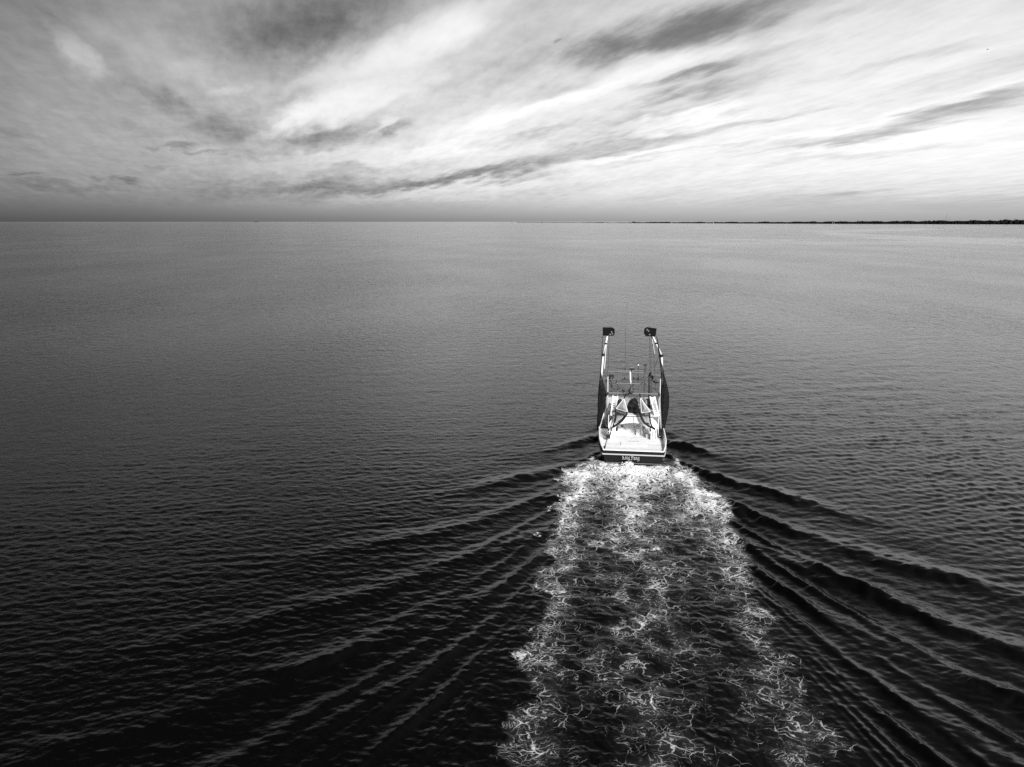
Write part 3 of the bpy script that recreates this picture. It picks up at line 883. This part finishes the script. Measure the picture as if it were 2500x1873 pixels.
# ---- blocks and tackle
BLK = at(1540.8, 952, GY - .2)
bl = MB().lathe(BLK - Vector((0, 0, .32)), [(0.05, 0), (0.19, 0.02), (0.235, 0.16), (0.22, 0.34), (0.12, 0.52), (0.05, 0.62), (0.03, 0.78)], 14).build('fender_buoy', M['stack'], boat, smooth=True)
MB().box(at(1522.0, 954.5, GY - .2), (0.30, 0.16, 0.20), Matrix.Rotation(R(25), 3, 'Y')).build('pulley_block', M['dark'], boat, bevel=0.04)
MB().box(at(1533, 963, GY - .2), (0.26, 0.16, 0.12), Matrix.Rotation(R(-25), 3, 'Y')).build('pulley_block', M['dark'], boat, bevel=0.04)
MB().box(at(1524, 963, GY - .2), (0.22, 0.16, 0.12), Matrix.Rotation(R(20), 3, 'Y')).build('pulley_block', M['dark'], boat, bevel=0.04)
MB().box(at(1562, 964, GY - .2), (0.10, 0.12, 0.22)).build('pulley_block', M['dark'], boat, bevel=0.03)
# rigging wires
WIRES = [((1471, 820), (1466, 915)), ((1487.5, 820), (1484, 905)), ((1585.5, 820), (1587, 908)), ((1589.5, 820), (1589, 960)), ((1483.5, 905), (1483, 958)),
         ((1602.5, 818), (1609, 868)), ((1594, 840), (1601, 955)), ((1597, 900), (1609, 868)), ((1477, 905), (1480, 958)), ((1589, 960), (1589, 985)),
         ((1590.5, 925), (1590.5, 962)), ((1587, 940), (1608, 960)), ((1484, 938), (1503, 957)), ((1493.5, 944), (1493.5, 966)), ((1513, 966), (1516, 955))]
for (p0, p1) in WIRES:
    MB().tube([at(*p0, OY - .05), at(*p1, OY - .05)], 0.017, 5).build('rigging_wire', M['wire'], boat)
# working gear against the aft wall
MB().tube([at(1570.5, 1056, 5.0), at(1569.5, 1040, 5.0)], 0.06, 8).build('stanchion', M['steel'], boat)
MB().tube([at(1507.5, 1052, 4.8), at(1508.5, 1040, 4.8)], 0.045, 8).build('stanchion', M['steel'], boat)
MB().lathe(at(1558, 1043.5, 5.1) - Vector((.18, 0, 0)), [(0.17, 0), (0.17, 0.04), (0.08, 0.05), (0.08, 0.30), (0.17, 0.31), (0.17, 0.35)], 14, 'x').build('capstan', M['pale'], boat, smooth=False)
MB().box((at(1558, 1043.5, 5.1).x, 5.25, 1.45), (0.3, 0.3, 0.6)).build('capstan_stand', M['white'], boat)
MB().tube([at(1529, 1050, 5.35), at(1525, 1045, 5.35), at(1519, 1042, 5.35)], 0.025, 6).build('hose', M['steel'], boat)
MB().box((1.55, 4.5, 1.32), (0.5, 0.4, 0.36)).build('fish_box', M['stripe'], boat, bevel=0.02)
MB().box(at(1503, 1048, 4.4), (0.32, 0.3, 0.34)).build('winch_motor', M['dark'], boat, bevel=0.05)
MB().box(at(1589, 1047, 4.4), (0.20, 0.25, 0.46)).build('winch_motor', M['dark'], boat, bevel=0.04)

# ------------------------------------------------------------------ gear carried by the boat (each its own thing)
def in_boat(o):
    o.location = BOAT; o.rotation_euler = (0, 0, -HEAD)
    return o


# trawl doors at the outrigger tips
DOORS = [([(1471.5, 799.3), (1495.8, 799.8), (1500.8, 804.2), (1500.8, 815.5), (1496.2, 820), (1471.3, 819.6)], 'black trawl door hung at the port outrigger tip, square outer edge', [(1493.2, 810.6), (1494.8, 815.0), (1489.5, 816.6)]),
         ([(1578.5, 798.9), (1603.3, 802.4), (1600.3, 821.9), (1576.0, 819.2), (1571.8, 814.0), (1573.0, 803.4)], 'black trawl door hung tilted at the starboard outrigger tip', [(1580, 805), (1583.2, 808.4), (1586, 817)])]
for (ol, lab, shoes) in DOORS:
    e = in_boat(empty('trawl_door'))
    tag(e, lab, 'trawl door', 'trawl doors')
    ctr = sum((at(*p, OY - .12) for p in ol), Vector()) / len(ol)
    pts = [at(*p, OY - .12) for p in ol]
    MB().poly(pts, (0, 0.06, 0)).build('board', M['wood'], e)
    xs = [p.x for p in pts]; zs = [p.z for p in pts]
    MB().box(((min(xs) + max(xs)) / 2, OY - 0.03, min(zs) + 0.03), (max(xs) - min(xs) - 0.14, 0.05, 0.05)).build('runner', M['dark'], e)
    for (px, py) in shoes:
        MB().lathe(at(px, py, OY - .14) + Vector((0, 0, 0)), [(0.03, -0.03), (0.075, -0.025), (0.075, 0.02), (0.02, 0.03)], 10, 'y').build('bracket_plate', M['steel'], e)
    top = Vector((ctr.x, OY - .1, max(zs)))
    MB().tube([top - Vector((0.15, 0, 0.06)), top + Vector((0, 0, 0.10)), top + Vector((0.15, 0, -0.06))], 0.02, 5).build('chain', M['dark'], e)


def drape(rows, ly, depth, seed, pleats=7):
    """hanging bundle: at each height an elliptical ring with pleats"""
    rn = random.Random(seed)
    mb = MB(); n = 40; k = 0
    rings = []
    phs = [rn.uniform(0, 6.28) for _ in range(4)]
    for ri, (py, xl, xr) in enumerate(rows):
        a, b = at(xl, py, ly), at(xr, py, ly)
        c = (a + b) / 2; hw = max((b - a).length / 2, 0.02)
        ring = []
        for j in range(n):
            t = 2 * math.pi * j / n
            w = 1 + 0.10 * math.sin(pleats * t + phs[0] + ri * 0.25) + 0.06 * math.sin((pleats * 2 + 3) * t + phs[1] - ri * 0.3)
            dd = min(depth, hw * 1.1 + 0.03)
            ring.append(c + Vector((math.cos(t) * hw * (0.93 + 0.07 * w), math.sin(t) * dd * w, 0.03 * math.sin(3 * t + phs[2]))))
        rings.append(ring)
    for rg in rings: mb.v += [tuple(p) for p in rg]
    for i in range(len(rings) - 1):
        for j in range(n):
            j2 = (j + 1) % n
            mb.f.append((i * n + j, i * n + j2, (i + 1) * n + j2, (i + 1) * n + j))
    return mb


def dense(rows, m=3):
    out = []
    for (r0, r1) in zip(rows[:-1], rows[1:]):
        for i in range(m):
            t = i / m
            out.append(tuple(a + (b - a) * t for a, b in zip(r0, r1)))
    return out + [rows[-1]]


NETS = [
    ([(820, 1470.3, 1471.2), (870, 1469.2, 1470.4), (910, 1465.2, 1467.4), (930, 1463.2, 1472.5), (950, 1461, 1478), (960, 1460.4, 1480.4), (970, 1459.6, 1482.2), (985, 1459, 1481), (1000, 1459, 1477.5), (1015, 1458, 1471), (1030, 1457.2, 1466.5), (1040, 1457, 1464), (1050, 1458, 1462)],
     'black trawl net hanging furled on the port outrigger', [(968, 1479, 1486), (985, 1478.5, 1488), (1003, 1479.5, 1488.5), (1020, 1481.5, 1487.5), (1036, 1483.5, 1485)]),
    ([(822, 1603, 1604), (860, 1607.5, 1611), (885, 1610.5, 1614.5), (893, 1612.0, 1617.6), (915, 1613.5, 1622), (930, 1614.0, 1626), (945, 1613.5, 1630), (960, 1612.6, 1633), (975, 1612, 1634), (990, 1612, 1633.2), (1005, 1612, 1631.6), (1020, 1613, 1629), (1035, 1614, 1625.5), (1048, 1615.2, 1622), (1060, 1616.5, 1619)],
     'wide black trawl net bellying out from the starboard outrigger', [(975, 1605, 1612), (995, 1605.5, 1613), (1015, 1607.5, 1614), (1032, 1610, 1614.5), (1048, 1612.5, 1615)]),
]
for i, (rows, lab, pale) in enumerate(NETS):
    e = in_boat(empty('trawl_net'))
    tag(e, lab, 'fishing net', 'trawl nets')
    drape(dense(rows), OY - 0.75, 0.34, 3 + i).build('netting', M['net'], e, smooth=True)
    drape(dense(pale), OY - 1.0, 0.16, 13 + i, 5).build('chafing_cloth', M['cloth'], e, smooth=True)

# turtle excluder frames slung under the gallows: white bag above, ringed grid below
EX = 3.25


def excluder(apex, cl, cr, ring, bars, strap, lab, back):
    e = in_boat(empty('excluder_frame'))
    tag(e, lab, 'net frame', 'turtle excluder frames')
    A, L_, R_ = at(*apex, EX), at(*cl, EX), at(*cr, EX)
    mb = MB()
    cc = (A + L_ + R_) / 3 + Vector((0, -0.28, 0))
    n = 8
    pts = [A] + [A.lerp(L_, i / n) for i in range(1, n)] + [L_] + [L_.lerp(R_, i / n) - Vector((0, 0, 0.05 * math.sin(i / n * math.pi))) for i in range(1, n)] + [R_] + [R_.lerp(A, i / n) for i in range(1, n)]
    k = len(pts)
    mb.add(pts + [cc], [(i, (i + 1) % k, k) for i in range(k)])
    mb.add([p + Vector((0, 0.05, 0)) for p in pts] + [cc + Vector((0, 0.4, 0))], [(i, (i + 1) % k, k) for i in range(k)])
    bg_ = mb.build('bag', M['bag'], e)
    MB().tube([A, L_], 0.05, 6).tube([L_, R_], 0.045, 6).tube([R_, A], 0.05, 6).build('rope_edge', M['rope'], bg_)
    rp_ = [at(*p, EX - 0.03) for p in ring]
    MB().tube(rp_, 0.095, 8).build('hoop', M['rubber'], e, smooth=True)
    bk = [at(*p, EX) for p in back]
    MB().tube(bk, 0.06, 8).build('hoop', M['rubber'], e, smooth=True)
    # netting between the two hoops
    nn_ = MB(); m = 10
    f = lambda pl, t: pl[min(int(t * (len(pl) - 1)), len(pl) - 2)].lerp(pl[min(int(t * (len(pl) - 1)), len(pl) - 2) + 1], t * (len(pl) - 1) - min(int(t * (len(pl) - 1)), len(pl) - 2))
    for i in range(m + 1):
        t = i / m * 0.98
        p, q = f(rp_, t), f(bk, t)
        for j in range(5):
            w = j / 4
            nn_.v.append(tuple(p.lerp(q, w) + Vector((0, 0.22 * math.sin(w * math.pi), 0))))
    for i in range(m):
        for j in range(4):
            a = i * 5 + j
            nn_.f.append((a, a + 1, a + 6, a + 5))
    return e, nn_, bars, strap


def finish_excluder(t):
    e, nn_, bars, strap = t
    nn_.v = nn_.v[:40]; nn_.f = [f for f in nn_.f if max(f) < 40]
    nn_.build('mesh_panel', M['net'], e)
    for (p0, p1) in bars:
        MB().tube([at(*p0, EX), at(*p1, EX)], 0.016, 5).build('grid_bar', M['pale'], e)
    MB().tube([at(*p, EX + .05) for p in strap], 0.055, 6).build('strap', M['rubber'], e)


finish_excluder(excluder((1523, 974), (1504.5, 997.5), (1532, 1005.5),
                [(1531, 1006), (1529, 1013), (1524, 1021), (1516, 1030), (1506, 1037), (1496, 1042.5)],
                [((1507 + 2.2 * i, 1015), (1503.5 + 1.9 * i, 1033 - 1.5 * i)) for i in range(8)],
                [(1523, 974), (1526, 968), (1529, 960)],
                'excluder frame with full white triangular bag slung to port under the gallows',
                [(1503.5, 998), (1503.0, 1008), (1501.8, 1020), (1500, 1031), (1496, 1042)]))
finish_excluder(excluder((1563.5, 972), (1566, 1007.5), (1587.5, 1005),
                [(1561.5, 998), (1562.5, 1010), (1566, 1021), (1573, 1032), (1583, 1040), (1594, 1045), (1599, 1048)],
                [((1569 + 2.3 * i, 1017), (1576 + 1.6 * i, 1031 + 0.3 * i)) for i in range(8)],
                [(1563, 990), (1563.8, 975), (1562, 962)],
                'excluder frame with slack white bag and bare grid slung to starboard',
                [(1586, 1009), (1586.5, 1018), (1588, 1030), (1591, 1040), (1596, 1046)]))


# dark heaps on the roof
def heap(pts_px, ly, depth, seed):
    mb = MB(); n = 36; rings = 7
    base = [at(*p, ly) for p in pts_px]
    cx_ = sum(p.x for p in base) / len(base)
    zmin = ROOF_Z + 0.01
    w = (max(p.x for p in base) - min(p.x for p in base)) / 2
    h = max(p.z for p in base) - zmin
    rn = random.Random(seed); ph = [rn.uniform(0, 6.28) for _ in range(8)]
    for i in range(rings):
        t = i / (rings - 1)
        for j in range(n):
            a = 2 * math.pi * j / n
            s = math.cos(t * math.pi / 2) ** 0.7
            wob = 1 + 0.12 * math.sin(3 * a + ph[0] + 2 * t) + 0.09 * math.sin(7 * a + ph[1] - 3 * t) + 0.05 * math.sin(13 * a + ph[2] + 5 * t)
            z = zmin + h * math.sin(t * math.pi / 2) * (1 + 0.10 * math.sin(2 * a + ph[3]) * s)
            mb.v.append((cx_ + math.cos(a) * w * s * wob, ly + math.sin(a) * depth * s * wob, z))
    for i in range(rings - 1):
        for j in range(n):
            j2 = (j + 1) % n
            mb.f.append((i * n + j, i * n + j2, (i + 1) * n + j2, (i + 1) * n + j))
    mb.f.append(tuple((rings - 1) * n + j for j in range(n)))
    return mb


tag(in_boat(heap([(1532.5, 1000), (1561, 1000), (1546, 973)], 5.1, 0.7, 5).build('net_heap', M['net'], None, smooth=True)), 'big dark heap of netting in the middle of the deckhouse roof', 'net heap', 'net heaps on the roof')
tag(in_boat(heap([(1504, 990), (1522, 990), (1515, 975.5)], 6.0, 0.5, 9).build('net_heap', M['net'], None, smooth=True)), 'small dark heap of netting beside the port ladder', 'net heap', 'net heaps on the roof')

# weight hung over the deck to port and hose looped to starboard
e = in_boat(empty('hanging_weight'))
tag(e, 'black block on two straps hanging over the port side of the white deck', 'weight')
HY = 3.0
MB().poly([at(*p, HY) for p in ((1481.3, 1062), (1490.5, 1063), (1489.3, 1072), (1479.8, 1071))], (0, 0.22, 0)).build('block', M['dark'], e, bevel=0.02)
MB().tube([at(*p, HY + .1) for p in ((1479.5, 1030), (1483.5, 1042), (1485.5, 1050), (1486.8, 1062))], 0.055, 6).build('strap', M['rubber'], e)
MB().tube([at(*p, HY + .1) for p in ((1497, 1041), (1493, 1045), (1492, 1052), (1489.7, 1062))], 0.055, 6).build('strap', M['rubber'], e)
MB().tube([at(1484.3, 1053.5, HY + .02), at(1492.5, 1053, HY + .02)], 0.03, 6).build('tie', M['rope'], e)
e = in_boat(empty('looped_hose'))
tag(e, 'thin black hose looped down over the starboard side of the deck', 'hose')
MB().tube([at(*p, HY) for p in ((1594, 1044), (1598.5, 1046.5), (1599.8, 1052), (1599.5, 1062), (1600.2, 1071), (1601.8, 1074.6), (1604, 1074.2), (1605.8, 1070), (1605.6, 1066))], 0.03, 8).build('tube', M['rubber'], e, smooth=True)
MB().tube([at(*p, HY) for p in ((1604.4, 1048), (1604.5, 1056), (1605.5, 1066))], 0.055, 8).build('sleeve', M['rubber'], e)
tag(in_boat(MB().box(on(1609.5, 1066, DECK_Z + .3), (0.16, 0.9, 0.05), Matrix.Rotation(R(-20), 3, 'X')).build('plank', M['steel'], None)), 'grey plank leaning inside the starboard bulwark', 'plank')

# ------------------------------------------------------------------ spray thrown up at the stern
sp = MB()
rs = random.Random(4)
ICO = bmesh.new(); bmesh.ops.create_icosphere(ICO, subdivisions=1, radius=1.0)
ico_v = [v.co.copy() for v in ICO.verts]; ico_f = [tuple(v.index for v in f.verts) for f in ICO.faces]; ICO.free()


def blob(c, r):
    q = (rs.uniform(.7, 1.3), rs.uniform(.7, 1.3), rs.uniform(.6, 1.1))
    sp.add([(c[0] + v.x * r * q[0], c[1] + v.y * r * q[1], c[2] + v.z * r * q[2]) for v in ico_v], ico_f)


for i in range(600):                                        # plume off the propeller
    t = rs.random() ** 0.8
    c0 = Vector((-0.75 + 0.5 * t, -0.75 + rs.gauss(0, .1), 0.02 + 0.48 * t * (1 - 0.3 * t)))
    blob(c0 + Vector((rs.gauss(0, .16), rs.gauss(0, .12), rs.gauss(0, .07))), rs.uniform(.012, .06) * (1.3 - 0.6 * t))
for i in range(1500):                                        # boil and curling edge
    x = rs.gauss(-0.1, 1.1)
    blob((x, -1.5 - abs(rs.gauss(0, .8)), 0.14 + 0.26 * math.exp(-x * x) + rs.gauss(0, .05)), rs.uniform(.01, .045))
spray = in_boat(sp.build('spray', M['foam'], None, smooth=True))
tag(spray, 'white spray thrown up behind the transom', 'spray', kind='stuff')

# ------------------------------------------------------------------ gulls over the edge of the wake
FEATHER = material('gull_feathers', 0.34, 0.8)


def gull(px, py, z, span, up, heading, lab):
    span, up = span * 0.62, up * 0.55
    d = pixel_ray(px, py)
    p = Vector((0, 0, CAM_H)) + d * ((z - CAM_H) / d.z)
    e = empty('gull', p, heading)
    tag(e, lab, 'gull', 'gulls over the wake')
    b = MB().lathe((0, -0.20, 0), [(0.01, 0), (0.035, 0.05), (0.055, 0.14), (0.06, 0.2), (0.045, 0.29), (0.035, 0.33), (0.036, 0.36), (0.015, 0.40), (0.004, 0.43)], 8, 'y')
    b.v = [(x * .6, y * .42, z * .6) for (x, y, z) in b.v]
    b.add([(-0.03, -0.19, 0), (0.03, -0.19, 0), (0.015, -0.10, 0.01), (-0.015, -0.10, 0.01), (0, -0.12, 0.015)], [(0, 1, 2, 3), (0, 1, 4), (1, 2, 4), (2, 3, 4), (3, 0, 4)])
    b.build('body', FEATHER, e, smooth=True)
    for s in (-1, 1):
        h = span / 2
        w = [(x * .9, y * .6, z) for (x, y, z) in [(0, .10, 0), (s * h * .45, .14, up * .55), (s * h, .0, up * .35), (s * h * .95, -.05, up * .33), (s * h * .42, -.04, up * .5), (0, -.07, 0)]]
        MB().poly(w, (0, 0, 0.015)).build('wing', FEATHER, e)
    return e


gull(1342, 1240, 1.6, 0.62, 0.34, R(20), 'larger white gull with raised wings low over dark water left of the wake')
gull(1340.5, 1247, 1.2, 0.40, 0.10, R(-40), 'white gull just below the larger gull with raised wings')
gull(1362.5, 1211.5, 1.3, 0.40, 0.22, R(60), 'topmost white gull at the left edge of the foam')
gull(1368.5, 1222, 1.1, 0.46, 0.12, R(10), 'white gull touching the left edge of the foam, second from top')
gull(1364.2, 1228.5, 1.0, 0.40, 0.05, R(30), 'white gull gliding just under the pair at the foam edge')
gull(1312.8, 1302.5, 1.4, 0.36, 0.15, R(-20), 'upper gull of the lowest group of three left of the wake')
gull(1305.3, 1306.5, 1.2, 0.32, 0.10, R(40), 'leftmost gull of the lowest group of three')
gull(1318.2, 1308.8, 1.3, 0.36, 0.05, R(-50), 'rightmost gull of the lowest group of three')
# one bird far off, high on the right
d = pixel_ray(2411, 121); pb = Vector((0, 0, CAM_H)) + d * 240
e = empty('gull', pb, R(75))
tag(e, 'small dark bird high in the bright sky at upper right', 'bird')
MB().lathe((0, -0.3, 0), [(0.01, 0), (0.07, 0.14), (0.09, 0.28), (0.06, 0.46), (0.05, .52), (0.01, 0.62)], 8, 'y').build('body', M['dark'], e, smooth=True)
for s in (-1, 1):
    MB().poly([(0, .12, .03), (s * .4, .16, .10), (s * .85, -.02, .06), (s * .4, -.06, .10), (0, -.1, .03)], (0, 0, .02)).build('wing', M['dark'], e)


# ------------------------------------------------------------------ far shore
def shore_point(px, py_base):
    """where the sea plane is met at a pixel of the waterline of the land"""
    d = pixel_ray(px, py_base)
    return Vector((0, 0, CAM_H)) + d * (-CAM_H / d.z)


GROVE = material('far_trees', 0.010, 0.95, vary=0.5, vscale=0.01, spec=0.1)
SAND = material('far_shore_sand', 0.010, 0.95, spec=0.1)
FARW = material('far_white_walls', 0.75, 0.7)
FARD = material('far_dark_walls', 0.02, 0.8)
SHORE = [(1262, 543.6), (1400, 544.2), (1550, 544.9), (1700, 545.4), (1900, 546.1), (2100, 546.8), (2300, 547.4), (2500, 547.9), (2800, 548.6), (3200, 549.5)]
TOPS = [(1262, .8), (1300, .9), (1400, 1.1), (1447, 1.2), (1460, 1.8), (1485, 1.6), (1490, 1.2), (1535, 1.4), (1550, 2.4), (1600, 2.9), (1700, 3.0), (1820, 3.6), (1950, 4.3), (2100, 5.4), (2250, 6.6), (2400, 7.6), (2500, 8.4), (2800, 9.5), (3200, 10.5)]
land = MB()
cols_ = []
for i in range(160):
    px = 1262 + (3200 - 1262) * i / 159
    p = shore_point(px, np.interp(px, [a for a, _ in SHORE], [b for _, b in SHORE]))
    back = p + p.normalized() * 2500
    cols_.append((p, back))
for i, (p, q) in enumerate(cols_):
    land.v += [(p.x, p.y, -0.6), (p.x, p.y, 0.5), (q.x, q.y, 0.9), (q.x, q.y, -0.6)]
for i in range(len(cols_) - 1):
    a, b = i * 4, (i + 1) * 4
    for j in range(3): land.f.append((a + j, b + j, b + j + 1, a + j + 1))
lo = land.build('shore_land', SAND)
tag(lo, 'low dark shore along the horizon at right', 'shore', kind='structure')
# the belt of trees: thousands of leaf clumps merging to one dark mass
tr = MB(); rt2 = random.Random(12)
for i in range(7000):
    px = 1262 + (3200 - 1262) * (i + rt2.random()) / 7000
    hpx = np.interp(px, [a for a, _ in TOPS], [b for _, b in TOPS])
    if px < 1440 and rt2.random() < 0.55: continue
    pyb = np.interp(px, [a for a, _ in SHORE], [b for _, b in SHORE])
    p = shore_point(px, pyb); dist_ = p.length
    m_per_px = dist_ / FPX
    H_ = hpx * m_per_px * (rt2.uniform(0.78, 1.02) + 0.16 * math.sin(px * .043) * math.sin(px * .117) + (0.22 if rt2.random() < 0.02 else 0))
    p = p + p.normalized() * rt2.uniform(6, 140)
    w = rt2.uniform(0.5, 1.0) * max(7.0, H_ * 0.5)
    n = 6
    base = len(tr.v)
    for (rz, hz) in ((0.75, -0.3), (1.0, H_ * .45), (0.7, H_ * .82)):
        for j in range(n):
            a = 2 * math.pi * j / n + rt2.random()
            tr.v.append((p.x + math.cos(a) * w * rz * rt2.uniform(.8, 1.2), p.y + math.sin(a) * w * rz * rt2.uniform(.8, 1.2), hz * rt2.uniform(.95, 1.05)))
    tr.v.append((p.x, p.y, H_))
    for i2 in range(2):
        for j in range(n):
            j2 = (j + 1) % n
            tr.f.append((base + i2 * n + j, base + i2 * n + j2, base + (i2 + 1) * n + j2, base + (i2 + 1) * n + j))
    for j in range(n):
        tr.f.append((base + 2 * n + j, base + 2 * n + (j + 1) % n, base + 3 * n))
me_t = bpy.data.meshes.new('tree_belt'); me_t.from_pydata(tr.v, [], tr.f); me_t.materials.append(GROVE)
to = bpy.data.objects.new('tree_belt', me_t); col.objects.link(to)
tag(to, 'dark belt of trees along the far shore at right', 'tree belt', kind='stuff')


def far(px, depth_px=0.0):
    pyb = np.interp(px, [a for a, _ in SHORE], [b for _, b in SHORE])
    p = shore_point(px, pyb)
    return p, p.length / FPX, math.atan2(p.x, p.y)


# lattice masts and other marks on the shore
for (px, top, wpx, lab) in ((2308.5, 20.5, .9, 'tall thin radio mast above the trees on the right shore'), (2317.5, 15.5, .7, 'shorter thin mast right beside the tall radio mast'), (2456, 14, .6, 'faint thin mast near the right end of the tree belt')):
    p, k, a = far(px); p = p + p.normalized() * 160
    e = empty('radio_mast', (p.x, p.y, 0), -a); tag(e, lab, 'mast', 'masts on the shore')
    h = top * k; w = wpx * k * 0.5
    for (sx, sy) in ((-1, -1), (1, -1), (0, 1)):
        MB().tube([(sx * w * .5, sy * w * .5, -0.3), (sx * w * .12, sy * w * .12, h)], w * 0.20, 5).build('leg', M['stack'], e)
    cb = MB()
    for q in range(12):
        t = q / 12; r_ = w * .5 * (1 - t) + w * .12 * t
        cb.tube([(-r_, -r_, t * h), (r_, -r_, (t + 1 / 12) * h)], w * 0.10, 4)
    cb.build('lattice', M['stack'], e)
for (px, top, lab) in ((2093.8, 7.4, 'small water tower poking above the trees right of the middle of the shore'), (2475.4, 10.6, 'small dark water tower at the far right end of the tree belt')):
    p, k, a = far(px); p = p + p.normalized() * 160
    e = empty('water_tower', (p.x, p.y, 0), -a); tag(e, lab, 'water tower', 'water towers')
    h = top * k
    MB().lathe((0, 0, h - 1.6 * k), [(.1 * k, 0), (1.0 * k, .4 * k), (1.1 * k, .9 * k), (.8 * k, 1.4 * k), (.1 * k, 1.6 * k)], 12).build('tank', FARD, e, smooth=True)
    for (sx, sy) in ((-1, -1), (1, -1), (-1, 1), (1, 1)):
        MB().tube([(sx * .8 * k, sy * .8 * k, -0.3), (sx * .6 * k, sy * .6 * k, h - 1.1 * k)], .14 * k, 5).build('leg', FARD, e)
# flat-topped building at the point with a beacon
p, k, a = far(1546.5)
e = empty('shore_building', (p.x, p.y, 0), -a); tag(e, 'dark flat-roofed building at the left end of the continuous shore', 'building')
MB().box((0, 20, 1.5 * k), (6.4 * k, 30, 3.2 * k)).build('wall', FARD, e)
MB().box((0.2 * k, 20, 3.25 * k), (5.0 * k, 26, 0.5 * k)).build('roof', FARD, e)
p, k, a = far(1537)
e = empty('beacon', (p.x, p.y, 0), -a); tag(e, 'thin beacon tower left of the flat-roofed shore building', 'beacon')
MB().tube([(0, 0, -.3), (0, 0, 4.4 * k)], .22 * k, 6).build('tower', FARD, e)
MB().lathe((0, 0, 4.3 * k), [(.2 * k, 0), (.6 * k, .3 * k), (.5 * k, .9 * k), (.1 * k, 1.1 * k)], 8).build('lantern', FARD, e)
for (px, up_, w, lab) in ((1640, .7, 1.9, 'small white house on the far shore, third from left'), (1724, .5, 1.2, 'smallest white house on the far shore'), (1741.5, .6, 2.0, 'white house just right of the smallest one on the far shore'), (1477.5, .5, 1.3, 'white house on the low islet left of the shore building'), (2032.5, 1.6, 1.6, 'white house in front of the dark trees at centre right'), (2037, 1.5, 1.0, 'tiny white shed just right of the house before the dark trees')):
    p, k, a = far(px)
    e = empty('shore_house', (p.x * .995, p.y * .995, 0), -a); tag(e, lab, 'house', 'white houses on the far shore')
    MB().box((0, 4, up_ * k + .35 * k - .2), (w * k, 8, .7 * k + .4)).build('wall', FARW, e)
    MB().poly([(-w * k * .55, -1, up_ * k + .7 * k), (w * k * .55, -1, up_ * k + .7 * k), (0, -1, up_ * k + 1.15 * k)], (0, 9, 0)).build('roof', FARD, e)
    MB().box((0, 4, up_ * k * .5 - .3), (w * k * .8, 6, up_ * k)).build('footing', FARD, e)
# channel marker out on the water left of the land
for (px, pyb, h_, lab) in ((1249.5, 543.9, 2.6, 'tiny dark channel marker on the horizon left of the land'), (1323.5, 544.0, 1.8, 'tiny dark channel marker just left of the first islet')):
    p = shore_point(px, pyb); k = p.length / FPX
    e = empty('channel_marker', (p.x, p.y, 0), -math.atan2(p.x, p.y)); tag(e, lab, 'marker', 'channel markers')
    MB().tube([(0, 0, -1), (0, 0, h_ * k * .7)], .3 * k, 6).build('pile', FARD, e)
    MB().box((0, 0, h_ * k * .8), (1.4 * k, 2, 1.0 * k)).build('board', FARD, e)
# cargo ship on the horizon, far left
p = shore_point(626, 542.4); k = p.length / FPX
e = empty('cargo_ship', (p.x, p.y, 0), -math.atan2(p.x, p.y)); tag(e, 'distant dark cargo ship on the horizon at far left', 'ship')
L2 = 5.8 * k
MB().poly([(-L2, -.12 * L2, 1.0 * k), (L2, -.12 * L2, 0.85 * k), (L2 * .93, -.12 * L2, -.3), (-L2 * .95, -.12 * L2, -.3)], (0, .24 * L2, 0)).build('hull', FARD, e)
MB().box((-L2 * .74, 0, 1.35 * k), (.34 * L2, .2 * L2, 1.0 * k)).build('wheelhouse', FARD, e)
MB().box((-L2 * .70, 0, 2.0 * k), (.10 * L2, .1 * L2, .5 * k)).build('funnel', FARD, e)
MB().box((L2 * .1, 0, 1.0 * k), (1.2 * L2, .18 * L2, .3 * k)).build('hatch', FARD, e)
